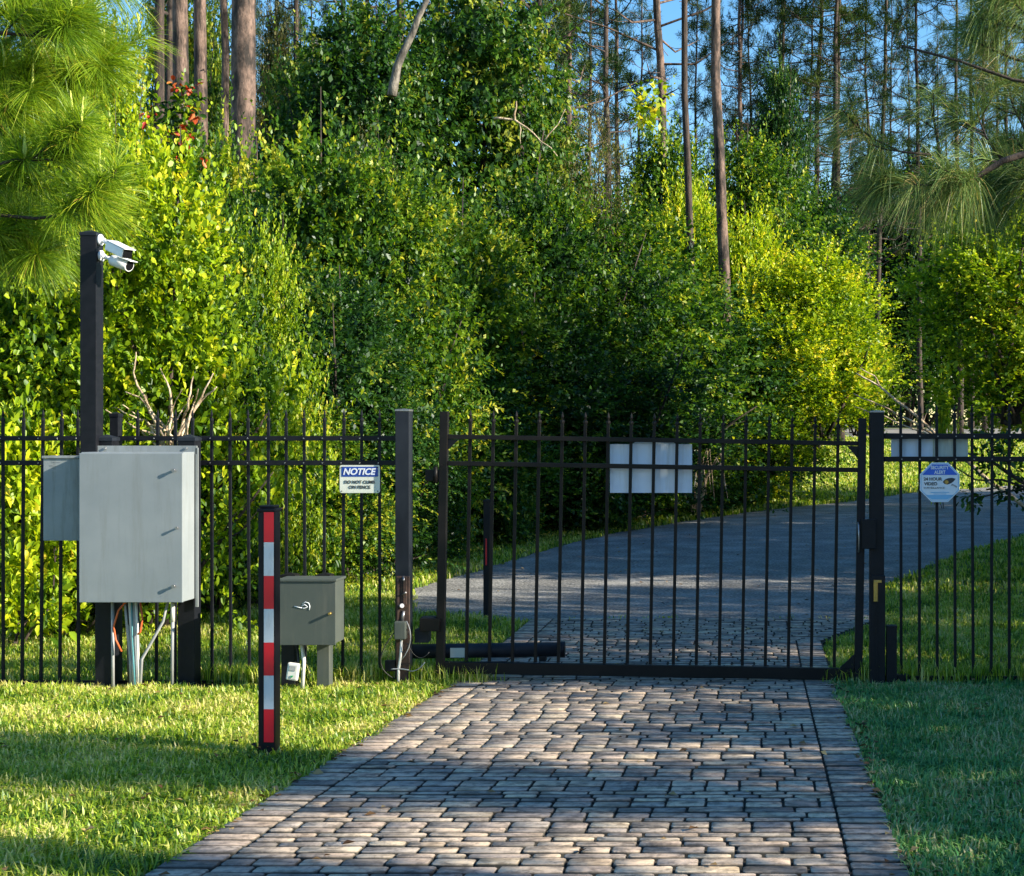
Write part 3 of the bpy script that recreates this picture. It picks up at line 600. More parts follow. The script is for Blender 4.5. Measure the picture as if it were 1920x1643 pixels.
MB().box(x0, x1-.003, 8.70, 8.713, pz_at(1014, 8.70), pz_at(860, 8.70), .003).build('door', M['greybox_old'], sb)
MB().box(x0-.006, x1-.003, 8.692, 8.84, pz_at(860, 8.70)+.001, pz_at(856, 8.70)+.003, .002).build('rain_lid', M['greybox_old'], sb)
b = MB()
for k in range(11): xx, zz = x0+random.uniform(.03, .11), pz_at(random.uniform(866, 886), 8.70); b.box(xx, xx+random.uniform(.02, .04), 8.6988, 8.6998, zz, zz+.0025)
b.build('label_residue', M['pvc'], sb)
# camera pole
x0, x1 = px_at(150, 8.78), px_at(180, 8.78)
cp = thing('camera_pole', ((x0+x1)/2, 8.82, zb0+.3), 'tall black square pole rising from behind the big cabinet', 'pole')
MB().box(x0, x1, 8.78, 8.88, zb0+.05, pz_at(436, 8.78), .003).build('pole_tube', M['black'], cp)
MB().cap(x0, x1, 8.78, 8.88, pz_at(436, 8.78), .022, .004, .018).build('pole_cap', M['black_worn'], cp)
# cameras
def add_cam(base, tip, label, box):
    base, tip = Vector(base), Vector(tip); t = thing('security_camera', base, label, 'camera', 'white security cameras on the tall pole')
    dz = (tip-base).normalized(); n_ = 16
    b = MB(); b.tube([base, base+Vector((.014, 0, 0))], .034, 16); b.tube([base+Vector((.013, 0, 0)), base+Vector((.035, -.004, -.008))], [.022, .014], 12); b.build('wall_mount', M['white_pl'], t)
    a0 = base+Vector((.03, -.004, -.006)); a1 = base.lerp(tip, .42)
    MB().tube([a0, base.lerp(tip, .2)+Vector((.01, 0, -.0)), a1], [.012, .011, .015], 10).build('arm', M['white_pl'], t)
    q = dz.to_track_quat('X', 'Z').to_matrix(); L = (tip-base).length
    c = base.lerp(tip, .70)
    if box:
        b = MB(); b.box(c.x-L*.30, c.x+L*.30, c.y-.034, c.y+.034, c.z-.030, c.z+.026, .006, q, c); b.build('housing', M['white_pl'], t)
        b = MB(); b.box(c.x-L*.29, c.x+L*.36, c.y-.039, c.y+.039, c.z+.028, c.z+.033, .002, q, c); b.build('sun_shield', M['white_pl'], t)
        b = MB(); b.box(c.x+L*.302, c.x+L*.312, c.y-.030, c.y+.030, c.z-.026, c.z+.024, .003, q, c); b.build('lens_face', M['glass_dark'], t)
    else:
        MB().tube([c-dz*L*.34, c-dz*L*.28, c-dz*L*.05, c+dz*L*.28], [.018, .033, .036, .036], 18).build('housing', M['white_pl'], t)
        MB().tube([c+dz*L*.281, c+dz*L*.29], [.030, .030], 18).build('lens_face', M['glass_dark'], t)
        b = MB(); b.box(c.x-L*.05, c.x+L*.38, c.y-.034, c.y+.034, c.z+.030, c.z+.035, .002, q, c); b.build('sun_shield', M['white_pl'], t)
xp = x1+.002
add_cam((xp, 8.82, pz_at(450, 8.82)), (px_at(239, 8.66), 8.66, pz_at(476, 8.66)), 'boxy white camera with dark lens, the upper one on the tall pole', True)
add_cam((xp, 8.83, pz_at(480, 8.83)), (px_at(244, 8.76), 8.76, pz_at(499, 8.76)), 'rounded white bullet camera, the lower one on the tall pole', False)

# conduits and cables under the big cabinet
zc = zb0-.003
def cxz(px, py, Y=8.72): return (px_at(px, Y), Y, pz_at(py, Y))
cg = thing('conduit_bundle', cxz(245, 1292), 'bundle of grey and white conduits running into the ground under the big cabinet', 'conduits')
for a, b_, r, m in ((235, 247, .011, 'pvc'), (243, 253, .010, 'pvc_white'), (250, 258, .010, 'pvc'), (238, 243, .009, 'cable'), (255, 261, .009, 'pvc_white')):
    MB().tube([cxz(a, 1128), cxz(a+.3*(b_-a), 1170), cxz(b_-2, 1240), cxz(b_, 1300)], r, 10).build('conduit', M[m], cg)
MB().tube([cxz(247, 1128, 8.705), cxz(248, 1200, 8.705), cxz(251, 1252, 8.705), cxz(254, 1300, 8.705)], .004, 6).build('thin_cable', M['blue_cable'], cg)
og_ = thing('orange_cable', cxz(215, 1130), 'loops of orange cable hanging under the big cabinet', 'cable')
for pts in ([(236, 1128), (222, 1145), (213, 1175), (217, 1200), (228, 1222)], [(263, 1128), (267, 1160), (263, 1185), (258, 1190)]):
    MB().tube([cxz(a, c, 8.70) for a, c in pts], .006, 8).build('cable_loop', M['orange'], og_)
wc = thing('vertical_conduit', cxz(322, 1295), 'thin grey conduit with a white collar beside the right cabinet post', 'conduit')
MB().tube([cxz(324, 1128), cxz(323, 1296)], .0105, 10).build('pipe', M['pvc'], wc); MB().tube([cxz(324, 1131), cxz(324, 1166)], .0125, 10).build('collar', M['pvc_white'], wc)
bc = thing('flexible_conduit', cxz(268, 1240), 'dark flexible conduit slanting down under the big cabinet', 'conduit')
MB().tube([cxz(315, 1128), cxz(306, 1165), cxz(292, 1190), cxz(266, 1236), cxz(262, 1300)], .009, 8).build('hose', M['pvc'], bc)
gc = thing('ground_rod_conduit', cxz(211, 1290), 'slim grey pipe standing against the left cabinet post', 'conduit')
MB().tube([cxz(211, 1128), cxz(212, 1298)], .010, 8).build('pipe', M['pvc'], gc)

# small green-grey box right of the bollard
YS = 8.55
xa, xb = px_at(521, YS), px_at(629, YS)
for pa, pb, lab in ((527, 554, 'short dark post under the left side of the green grey control box'), (594, 619, 'short grey green post under the right side of the green grey control box')):
    x0, x1 = px_at(pa, YS+.19), px_at(pb, YS+.19); t = thing('control_box_post', ((x0+x1)/2, YS+.24, 0), lab, 'post', 'posts carrying the control box')
    MB().box(x0, x1-.006, YS+.19, YS+.27, -.1, pz_at(1078, YS+.2), .003).build('post_tube', M['greenbox'] if pa == 594 else M['black'], t)
    MB().cap(x0, x1-.006, YS+.19, YS+.27, pz_at(1078, YS+.2), .012, .005, .016).build('post_cap', M['black_brown'], t)
sbx = thing('control_box', ((xa+xb)/2, YS, pz_at(1208, YS)), 'dark green grey metal control box on two short posts behind the striped bollard', 'control box')
MB().box(xa+.002, xb-.002, YS+.014, YS+.185, pz_at(1207, YS), pz_at(1090, YS), .003).build('box_body', M['greenbox'], sbx)
MB().box(xa, xb, YS, YS+.012, pz_at(1210, YS), pz_at(1091, YS), .003).build('door', M['greenbox'], sbx)
MB().box(xa-.004, xb+.006, YS-.008, YS+.20, pz_at(1091, YS)+.001, pz_at(1086, YS), .002).build('rain_lid', M['greenbox'], sbx)
kx, kz = px_at(620, YS), pz_at(1150, YS)
MB().tube([(kx, YS, kz), (kx, YS-.03, kz)], .008, 10).build('door_knob', M['brass'], sbx)
def scribble(pts, r=.0022): return [ (px_at(a, YS), YS-.0015, pz_at(c, YS)) for a, c in pts ]
b = MB()
for pts in ([(552, 1137), (560, 1139), (566, 1140)], [(567, 1133), (573, 1129), (579, 1131), (581, 1137), (580, 1144)], [(566, 1136), (572, 1134), (577, 1138), (570, 1141), (566, 1140)]): b.tube(scribble(pts), .0026, 5)
b.build('paint_scratch', M['sign_white'], sbx)
dv = thing('white_device', cxz(549, 1275, 8.6), 'small white keypad like device hanging under the control box', 'device')
rt = Matrix.Rotation(R(8), 3, 'Y')
b = MB(); c = Vector(cxz(550, 1259, 8.6)); b.box(c.x-.035, c.x+.035, 8.58, 8.61, c.z-.052, c.z+.052, .01, rt, c); b.build('case', M['pvc_white'], dv)
b = MB(); b.box(c.x-.020, c.x+.018, 8.5765, 8.579, c.z+.008, c.z+.036, .0008, rt, c); b.build('screen', M['pvc'], dv)
b = MB(); b.prism([(c.x-.012, c.z-.022), (c.x+.008, c.z-.022), (c.x-.003, c.z-.036)], 8.576, 8.579); b.build('arrow_mark', simple('green_mark', (.02, .35, .12)), dv)
t = thing('box_conduit', cxz(569, 1285, 8.66), 'pale conduit running from the control box into the grass', 'conduit')
MB().tube([cxz(566, 1208, 8.68), cxz(570, 1240, 8.67), cxz(567, 1292, 8.66)], .011, 10).build('pipe', M['pvc_white'], t)
MB().tube([cxz(558, 1208, 8.69), cxz(560, 1250, 8.67), cxz(556, 1290, 8.66)], .007, 8).build('hose', M['cable'], t)

# ------------------------------------------------------------------ striped bollard
Yb = 6.55; bx0, bx1 = px_at(483, Yb), px_at(515, Yb); bz = g(Yb); btop = pz_at(956, Yb)
bl = thing('striped_bollard', ((bx0+bx1)/2, Yb+.04, bz), 'black square bollard with red and white reflective stripes standing in the lawn', 'bollard')
MB().box(bx0, bx1, Yb, Yb+.085, bz-.1, btop, .010).build('post_tube', M['black'], bl)
b = MB(); b.box(bx0-.004, bx1+.004, Yb-.004, Yb+.089, btop-.012, btop+.006, .006); b.box(bx0+.004, bx1-.004, Yb+.004, Yb+.081, btop+.007, btop+.019, .0055); b.build('post_cap', M['black'], bl)
ys_ = [959, 1017, 1080, 1142, 1205, 1267, 1330, 1392]
for k in range(7):
    MB().box(px_at(495, Yb), px_at(515, Yb)-.004, Yb-.0022, Yb-.0004, pz_at(ys_[k+1], Yb)+.0003, pz_at(ys_[k], Yb), .0003).build('reflective_stripe', M['tape_red' if k % 2 == 0 else 'tape_white'], bl, 'red stripe' if k % 2 == 0 else 'white stripe')
# dark bollard beyond the gate
Yk = 12.25; x0, x1 = px_at(906, Yk), px_at(919, Yk)
t = thing('dark_bollard', ((x0+x1)/2, Yk, 0), 'plain black bollard standing in the grass beyond the gate', 'bollard')
MB().box(x0, x1, Yk, Yk+.08, -.1, pz_at(938, Yk), .006).build('post_tube', M['black'], t)
MB().cap(x0, x1, Yk, Yk+.08, pz_at(938, Yk), .01, .003, .02).build('post_cap', M['black'], t)
MB().box(x0+.02, x0+.032, Yk-.004, Yk-.001, pz_at(1060, Yk), pz_at(1010, Yk), .0005).build('reflector', M['tape_red'], t)

# ------------------------------------------------------------------ foliage generators
def unit(v): return v / np.maximum(np.linalg.norm(v, axis=1, keepdims=True), 1e-9)
def leaf_mesh(P, D, L, W, rnd, rounded=False, rg=RNG):
    """one leaf per row: base P, direction D"""
    n = len(P); up = rg.normal(size=(n, 3)) * .5 + np.array([0, 0, 1.0])
    S = unit(np.cross(D, up)); N = np.cross(S, D); L = L[:, None]; W = W[:, None]; curl = rg.normal(size=(n, 1)) * .12 - .08
    if rounded:
        a = lambda t, s, h: P + D*L*t + S*W*.5*s + N*L*h
        V = np.stack([P, a(.30, .85, .10), a(.70, .95, .10), a(1, 0, 0) + N*L*curl, a(.70, -.95, .10), a(.30, -.85, .10)], 1).reshape(-1, 3)
        b = np.arange(n)*6; f = [np.concatenate([np.stack([b, b+1, b+2, b+3], 1), np.stack([b, b+3, b+4, b+5], 1)])]; k = 6
    else:
        V = np.stack([P, P + D*L*.45 + S*W*.5 + N*L*.08, P + D*L + N*L*curl, P + D*L*.45 - S*W*.5 + N*L*.08], 1).reshape(-1, 3)
        b = np.arange(n)*4; f = [np.stack([b, b+1, b+2, b+3], 1)]; k = 4
    return V, f, np.repeat(rnd, k)
def shoots_on(lobes, n, rg, inner=.22, up=.5, gap=.35, fr=2.2):
    A = np.array([l[3]*l[4] + l[4]*l[5] + l[3]*l[5] for l in lobes]); Lb = np.array(lobes)
    k = rg.choice(len(lobes), n, p=A/A.sum()); d = unit(rg.normal(size=(n, 3)))
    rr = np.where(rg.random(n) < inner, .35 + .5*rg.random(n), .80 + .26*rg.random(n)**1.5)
    ph = rg.random(3) * 6
    P = Lb[k, :3] + d * Lb[k, 3:] * rr[:, None]
    bump_ = np.sin(P[:, 0]*fr+ph[0]) * np.sin(P[:, 1]*fr+ph[1]) + np.sin(P[:, 2]*fr*1.3+ph[2]) * np.sin(P[:, 0]*fr*1.7-P[:, 2]*fr)
    P = P + d * (bump_ * .10 * Lb[k, 3:].mean(1))[:, None]
    tone = np.random.default_rng(5).normal(size=len(lobes))[k]*.13; keep = (P[:, 2] > .06) & (rg.random(n) < 1 - gap * (bump_ < -.25))
    # drop shoots buried deep in another lobe
    for l in Lb:
        q = np.linalg.norm((P - l[:3]) / l[3:], axis=1); keep &= ~((q < .62) & (rg.random(n) < .6))
    P, d, rr, tone = P[keep], d[keep], rr[keep], tone[keep]
    return P, unit(d * (1-up) + np.array([0, 0, up]) + rg.normal(size=P.shape) * .28), rr, tone
def foliage_mesh(seed, lobes, n_shoots, per, slen, L, W, rounded=False, up=.5, gap=.35, inner=.22, droop=0, spread=.8):
    rg = np.random.default_rng(seed); P, D, rr, lt0 = shoots_on(lobes, n_shoots, rg, inner, up, gap)
    n = len(P); SL = slen * (.4 + rg.random(n) + 1.1*(rg.random(n) < .12)); tone = rg.normal(size=n) * .15 + lt0
    t = (np.arange(per)[None, :] + rg.random((n, per))) / per
    C = P[:, None, :] + D[:, None, :] * (t * SL[:, None])[..., None]
    r = unit(rg.normal(size=(n*per, 3))); Dd = np.repeat(D, per, 0); r = unit(r - Dd * (r*Dd).sum(1, keepdims=True))
    tt = t.ravel()[:, None]; ld = unit(Dd * (.45 + .5*tt) + r * spread + np.array([0, 0, -droop]))
    Lf = L * (.65 + .6*rg.random(n*per)) * (1 - .3*tt[:, 0]); Wf = Lf * (W/L) * (.8 + .4*rg.random(n*per))
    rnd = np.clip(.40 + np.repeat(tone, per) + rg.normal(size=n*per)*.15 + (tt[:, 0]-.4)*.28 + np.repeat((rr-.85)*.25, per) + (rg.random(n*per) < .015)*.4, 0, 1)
    V, f, rn = leaf_mesh(C.reshape(-1, 3), ld, Lf, Wf, rnd, rounded, rg)
    return np_mesh(V, f, rn)
def stems_mesh(seed, lobes, trunk_r, n=3, h0=0.0, bare=True, twigs=3):
    rd = random.Random(seed); b = MB()
    for l in lobes:
        c = Vector(l[:3]); base = Vector((rd.uniform(-.12, .12), rd.uniform(-.12, .12), -.1))
        mid = base.lerp(c, .5) + Vector((rd.uniform(-.15, .15), rd.uniform(-.15, .15), rd.uniform(-.05, .2)))
        b.tube([base, base.lerp(mid, .5)+Vector((rd.uniform(-.05, .05), 0, .05)), mid, c, c+(c-mid)*.5], [trunk_r, trunk_r*.85, trunk_r*.65, trunk_r*.4, trunk_r*.12], 7)
        for _ in range(twigs):
            s = mid.lerp(c, rd.random()); e = c + Vector((rd.uniform(-1, 1)*l[3], rd.uniform(-1, 1)*l[4], rd.uniform(-.3, 1)*l[5]))*.8
            b.tube([s, s.lerp(e, .5)+Vector((0, 0, rd.uniform(-.05, .1))), e], [trunk_r*.35, trunk_r*.22, trunk_r*.06], 5)
    return b.mesh()
def lobes_for(seed, w, h, n, low=.0, taper=.5, r0=.15):
    """a heap of small ellipsoid clumps over an uneven envelope, height low to h"""
    rd = random.Random(seed); out_ = []
    ph = [rd.uniform(0, 6.28) for _ in range(3)]
    for i in range(n):
        f = ((i + rd.random()) / n) ** .85; z = low + (h-low) * f
        prof = math.sin(math.pi*min(1, .22 + .78*f))**.6 if f > .35 else .80 + .3*f
        a = i*2.399 + rd.uniform(-.5, .5); lump = 1 + .22*math.sin(2*a+ph[0]) + .15*math.sin(5*f+ph[1]+a)
        rad = w*.5*prof*lump*(1-.15*taper); r = w * r0 * rd.uniform(.5, 1.3)
        o = max(0, rad - r*.6) * rd.choice((1.12, 1, 1, .8, .4))
        out_.append((o*math.cos(a), o*math.sin(a), max(r*.5, min(z, h - r*rd.uniform(.5, 1.3))), r, r, r*rd.uniform(.7, 1.05)))
    return out_
PROTO = {}
def proto(key, w, h, fol, stem): PROTO[key] = (w, h, fol, stem)
def join_mesh(a, b_):
    """b_ appended to a (leaf meshes with the rnd attribute)"""
    o1 = bpy.data.objects.new('a', a); bm = bmesh.new(); bm.from_mesh(a); bm.from_mesh(b_); me = bpy.data.meshes.new('m'); bm.to_mesh(me); bm.free()
    bpy.data.objects.remove(o1); bpy.data.meshes.remove(a); bpy.data.meshes.remove(b_); return me
def core(seed, w, h, low, n, L):
    """larger leaves hidden deep inside that keep the crown from being see-through"""
    return foliage_mesh(seed+500, [(0, 0, low+(h-low)*.40, w*.30, w*.30, (h-low)*.36), (0, 0, low+(h-low)*.66, w*.22, w*.22, (h-low)*.24)], n, 6, .3, L, L*.6, False, .2, .2, .6)
def st(lb, k): return lb[::k]
for k, sd_ in enumerate((11, 12, 13)):
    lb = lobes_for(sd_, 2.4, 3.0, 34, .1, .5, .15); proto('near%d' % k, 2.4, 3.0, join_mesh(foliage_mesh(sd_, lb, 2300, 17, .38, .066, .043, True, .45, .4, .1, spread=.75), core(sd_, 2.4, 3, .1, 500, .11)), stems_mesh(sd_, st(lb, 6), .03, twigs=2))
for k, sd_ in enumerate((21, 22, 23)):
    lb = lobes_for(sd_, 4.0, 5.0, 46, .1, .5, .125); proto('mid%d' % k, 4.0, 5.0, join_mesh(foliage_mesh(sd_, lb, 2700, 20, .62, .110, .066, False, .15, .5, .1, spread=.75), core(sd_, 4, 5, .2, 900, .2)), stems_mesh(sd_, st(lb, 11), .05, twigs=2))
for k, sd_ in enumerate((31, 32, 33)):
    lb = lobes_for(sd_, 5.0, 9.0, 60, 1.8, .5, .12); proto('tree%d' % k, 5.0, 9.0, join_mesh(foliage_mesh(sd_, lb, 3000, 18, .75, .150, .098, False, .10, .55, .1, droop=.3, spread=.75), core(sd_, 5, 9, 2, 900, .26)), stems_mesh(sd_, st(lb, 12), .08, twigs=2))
for k, sd_ in enumerate((41, 42)):
    lb = lobes_for(sd_, 1.3, 1.2, 9, 0, .4, .2); proto('low%d' % k, 1.3, 1.2, foliage_mesh(sd_, lb, 520, 8, .2, .085, .048, True, .5, .2), stems_mesh(sd_, st(lb, 3), .012))
lb = lobes_for(51, 3.2, 4.2, 24, .6, .5, .15); proto('twiggy0', 3.2, 4.2, foliage_mesh(51, lb, 2600, 9, .3, .06, .03, False, .3, .4), stems_mesh(51, st(lb, 3), .02, twigs=5))

def plant(name, key, base, w, h, mat, label, cat, group=None, rot=None, stem='bark_dark', part='foliage', lean=0, depth=None):
    pw, ph, fm, sm = PROTO[key]
    t = thing(name, base, label, cat, group); t.rotation_euler = (0, lean, random.uniform(0, 6.28) if rot is None else rot)
    t.scale = (w/pw, (depth or w)/pw, h/ph)
    o = bpy.data.objects.new(part, fm); COL.objects.link(o); o.parent = t
    if not fm.materials: fm.materials.append(M[mat])
    o.material_slots[0].link = 'OBJECT'; o.material_slots[0].material = M[mat]
    s = bpy.data.objects.new('trunk' if name.endswith('tree') else 'stem', sm); COL.objects.link(s); s.parent = t
    if not sm.materials: sm.materials.append(M[stem])
    s.material_slots[0].link = 'OBJECT'; s.material_slots[0].material = M[stem]
    return t
def plant_px(name, key, px, top, Y, wpx, mat, label, cat='shrub', zb=None, **k):
    wpx *= 1.22 if key[:3] in ('mid', 'tre') and Y < 50 else 1; Y += 1.3 if (px > 780 and 18 < Y < 34 and key[:3] == 'mid') else 0; x = px_at(px, Y); z0 = g(Y) if zb is None else zb; h = pz_at(top, Y) - z0
    return plant(name, key, (x, Y, z0), wpx/F*Y, h, mat, label, cat, **k)

# left thicket just behind the fence
L_ = plant_px
L_('wax_shrub', 'near0', 300, 330, 11.6, 470, 'yellow', 'bright yellow green shrub rising above the big grey cabinet')
L_('wax_shrub', 'near1', 120, 470, 12.3, 430, 'lime', 'lime green shrub behind the tall camera pole')
L_('wax_shrub', 'near2', 495, 480, 13.2, 230, 'lime', 'tapering lime shrub standing behind the fence right of the cabinet')
L_('wax_shrub', 'near1', 195, 290, 13.0, 300, 'yellow', 'tall yellow topped shrub directly above the two cameras')
L_('wax_shrub', 'near2', 405, 450, 12.6, 260, 'mid', 'slender green shrub filling the gap above the right cabinet post')
L_('wax_shrub', 'near0', -80, 560, 12.0, 360, 'lime', 'lime shrub cut by the left edge of the view')
L_('leafy_bush', 'low0', 30, 800, 10.6, 300, 'yellow', 'low bright broad leaved bush behind the leftmost fence bars', 'bush')
L_('leafy_bush', 'low1', 150, 930, 11.2, 260, 'lime', 'low bush seen under the small grey side cabinet', 'bush')
L_('leafy_bush', 'low0', -60, 900, 11.4, 260, 'lime', 'low bush at the left edge of the fence', 'bush')
L_('leafy_bush', 'low1', 290, 990, 12.6, 260, 'mid', 'low shaded bush seen between the two cabinet posts', 'bush')
# tall wood edge, left to centre
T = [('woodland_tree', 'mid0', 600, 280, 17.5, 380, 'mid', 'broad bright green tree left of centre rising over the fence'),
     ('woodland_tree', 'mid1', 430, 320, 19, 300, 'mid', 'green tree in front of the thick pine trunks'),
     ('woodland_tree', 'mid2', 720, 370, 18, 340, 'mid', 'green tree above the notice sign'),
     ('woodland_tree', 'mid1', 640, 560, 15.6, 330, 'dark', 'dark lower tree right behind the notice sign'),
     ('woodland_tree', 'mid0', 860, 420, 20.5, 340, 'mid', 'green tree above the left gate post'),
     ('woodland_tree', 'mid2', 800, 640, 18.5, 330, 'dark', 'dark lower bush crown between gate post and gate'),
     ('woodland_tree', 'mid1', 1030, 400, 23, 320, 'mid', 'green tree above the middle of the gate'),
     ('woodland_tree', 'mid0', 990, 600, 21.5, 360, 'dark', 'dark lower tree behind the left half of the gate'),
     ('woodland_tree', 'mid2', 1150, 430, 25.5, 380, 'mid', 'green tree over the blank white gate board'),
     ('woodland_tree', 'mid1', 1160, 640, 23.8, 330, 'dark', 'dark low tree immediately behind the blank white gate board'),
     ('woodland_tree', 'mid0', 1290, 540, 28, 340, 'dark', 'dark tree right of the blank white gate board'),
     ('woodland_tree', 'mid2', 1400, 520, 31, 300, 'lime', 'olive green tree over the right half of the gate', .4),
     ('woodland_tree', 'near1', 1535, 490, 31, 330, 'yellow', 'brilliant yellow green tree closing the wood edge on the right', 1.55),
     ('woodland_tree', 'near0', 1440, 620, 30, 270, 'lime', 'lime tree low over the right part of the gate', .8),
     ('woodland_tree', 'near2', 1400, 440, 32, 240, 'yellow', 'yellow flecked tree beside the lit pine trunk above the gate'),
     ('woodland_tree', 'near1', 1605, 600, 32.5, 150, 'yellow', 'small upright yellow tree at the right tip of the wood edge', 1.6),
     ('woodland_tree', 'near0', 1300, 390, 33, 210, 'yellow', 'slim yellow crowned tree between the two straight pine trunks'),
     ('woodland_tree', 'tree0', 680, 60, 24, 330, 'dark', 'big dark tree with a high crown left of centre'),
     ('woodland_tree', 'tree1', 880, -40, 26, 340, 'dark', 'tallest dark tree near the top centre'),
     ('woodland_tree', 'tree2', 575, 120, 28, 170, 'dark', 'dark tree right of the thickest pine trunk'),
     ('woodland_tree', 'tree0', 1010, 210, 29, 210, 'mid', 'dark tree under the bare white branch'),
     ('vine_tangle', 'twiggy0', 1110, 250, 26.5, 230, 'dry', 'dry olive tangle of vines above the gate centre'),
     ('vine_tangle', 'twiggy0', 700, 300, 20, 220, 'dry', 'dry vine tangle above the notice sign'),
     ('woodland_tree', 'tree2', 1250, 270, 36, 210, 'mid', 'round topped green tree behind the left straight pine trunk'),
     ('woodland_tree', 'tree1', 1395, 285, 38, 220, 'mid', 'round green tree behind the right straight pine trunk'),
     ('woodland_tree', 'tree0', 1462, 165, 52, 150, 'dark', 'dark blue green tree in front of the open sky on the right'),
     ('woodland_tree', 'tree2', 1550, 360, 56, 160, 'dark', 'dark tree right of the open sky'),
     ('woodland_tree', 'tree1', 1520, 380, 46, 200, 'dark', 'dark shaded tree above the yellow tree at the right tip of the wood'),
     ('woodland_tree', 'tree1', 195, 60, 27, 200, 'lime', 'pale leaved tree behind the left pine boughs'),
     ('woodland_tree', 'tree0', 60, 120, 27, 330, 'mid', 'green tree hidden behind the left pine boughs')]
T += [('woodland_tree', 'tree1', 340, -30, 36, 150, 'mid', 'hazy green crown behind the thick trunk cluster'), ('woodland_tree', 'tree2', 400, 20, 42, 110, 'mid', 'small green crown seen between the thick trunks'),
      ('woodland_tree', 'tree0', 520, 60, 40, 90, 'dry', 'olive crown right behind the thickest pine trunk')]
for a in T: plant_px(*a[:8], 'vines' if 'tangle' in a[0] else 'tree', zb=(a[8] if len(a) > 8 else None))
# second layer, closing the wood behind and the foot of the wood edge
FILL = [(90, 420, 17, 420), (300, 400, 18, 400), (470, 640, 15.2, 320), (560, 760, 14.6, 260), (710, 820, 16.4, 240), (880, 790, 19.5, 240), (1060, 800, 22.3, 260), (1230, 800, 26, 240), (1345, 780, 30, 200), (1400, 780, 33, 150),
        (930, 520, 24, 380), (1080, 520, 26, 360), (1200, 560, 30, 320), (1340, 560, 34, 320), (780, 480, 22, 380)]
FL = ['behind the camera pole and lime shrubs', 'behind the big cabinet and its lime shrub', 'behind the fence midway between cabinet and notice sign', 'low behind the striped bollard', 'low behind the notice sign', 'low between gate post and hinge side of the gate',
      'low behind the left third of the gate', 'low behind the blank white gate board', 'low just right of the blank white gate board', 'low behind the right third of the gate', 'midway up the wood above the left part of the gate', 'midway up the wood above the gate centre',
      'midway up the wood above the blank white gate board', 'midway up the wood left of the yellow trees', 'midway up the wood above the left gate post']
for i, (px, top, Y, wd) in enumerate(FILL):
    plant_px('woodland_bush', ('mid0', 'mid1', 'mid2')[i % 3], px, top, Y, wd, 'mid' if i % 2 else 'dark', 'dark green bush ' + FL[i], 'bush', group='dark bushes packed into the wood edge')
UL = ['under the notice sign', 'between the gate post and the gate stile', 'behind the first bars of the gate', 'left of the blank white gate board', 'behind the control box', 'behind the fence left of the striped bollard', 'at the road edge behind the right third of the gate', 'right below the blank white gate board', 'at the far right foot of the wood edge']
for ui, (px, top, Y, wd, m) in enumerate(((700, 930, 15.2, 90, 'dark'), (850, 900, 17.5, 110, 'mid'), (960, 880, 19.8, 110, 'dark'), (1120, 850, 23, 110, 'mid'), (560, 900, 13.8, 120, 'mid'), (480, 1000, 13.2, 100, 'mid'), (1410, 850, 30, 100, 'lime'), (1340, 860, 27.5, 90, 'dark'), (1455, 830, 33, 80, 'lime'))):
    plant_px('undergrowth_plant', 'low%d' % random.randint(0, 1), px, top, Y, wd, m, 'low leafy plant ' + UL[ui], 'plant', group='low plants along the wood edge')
# right side
plant('roadside_tree', 'near2', (px_at(1890, 15.5), 15.5, 1.75), 2.3, 2.35, 'lime', 'bright green tree crown at the right edge under the pine boughs', 'tree')
plant('roadside_tree', 'near0', (px_at(1990, 16.5), 16.5, 1.3), 2.3, 3.0, 'yellow', 'lime leaved tree crown cut by the right edge of the view', 'tree')
plant_px('sapling', 'low0', 1768, 752, 30, 60, 'yellow', 'small lit sapling standing above the right fence', 'sapling')

# palmetto behind the gate
def fan(b, c, R_, n, a0, tilt, rnd):
    for k in range(n):
        a = a0 + math.pi*1.3*(k/(n-1)-.5); d = Vector((math.sin(a), tilt + rnd.uniform(-.1, .1), math.cos(a))).normalized(); s = d.cross(Vector((0, 1, 0))).normalized()*.016*R_/.6
        L = R_*rnd.uniform(.85, 1.1); p = Vector(c); dr = Vector((0, 0, -.10*R_))
        v = [b.bm.verts.new(q) for q in (p, p+d*L*.5+s, p+d*L+dr, p+d*L*.5-s)]; b.bm.faces.new(v)
rd = random.Random(5); YP = 26.0; pb = Vector((px_at(1300, YP), YP, 0))
pt = thing('palmetto', pb, 'fan leaved palmetto showing above the blank white gate board', 'plant')
b = MB(); b2 = MB()
for k in range(13):
    c = pb + Vector((rd.uniform(-.5, .5), rd.uniform(-.3, .3), rd.uniform(.9, 1.75))); b2.tube([pb+Vector((0, 0, .1)), pb.lerp(c, .5)+Vector((0, 0, .1)), c], .01, 5)
    fan(b, c, rd.uniform(.40, .55), 15, rd.uniform(-1, 1), rd.uniform(-.7, .4), rd)
b.build('frond', M['mid'], pt); b2.build('stem', M['bark_pale'], pt)
b = MB()
for k in range(9):
    a = rd.uniform(-.15, .6); b.tube([pb+Vector((.1, -.3, .0)), pb+Vector((.1+a*.4, -.35, .8)), pb+Vector((.1+a, -.4, rd.uniform(1.0, 1.3))), pb+Vector((.15+a*1.2, -.4, rd.uniform(.3, .9)))], [.02, .016, .014, .006], 5)
b.build('dead_frond', M['bark_pale'], pt)

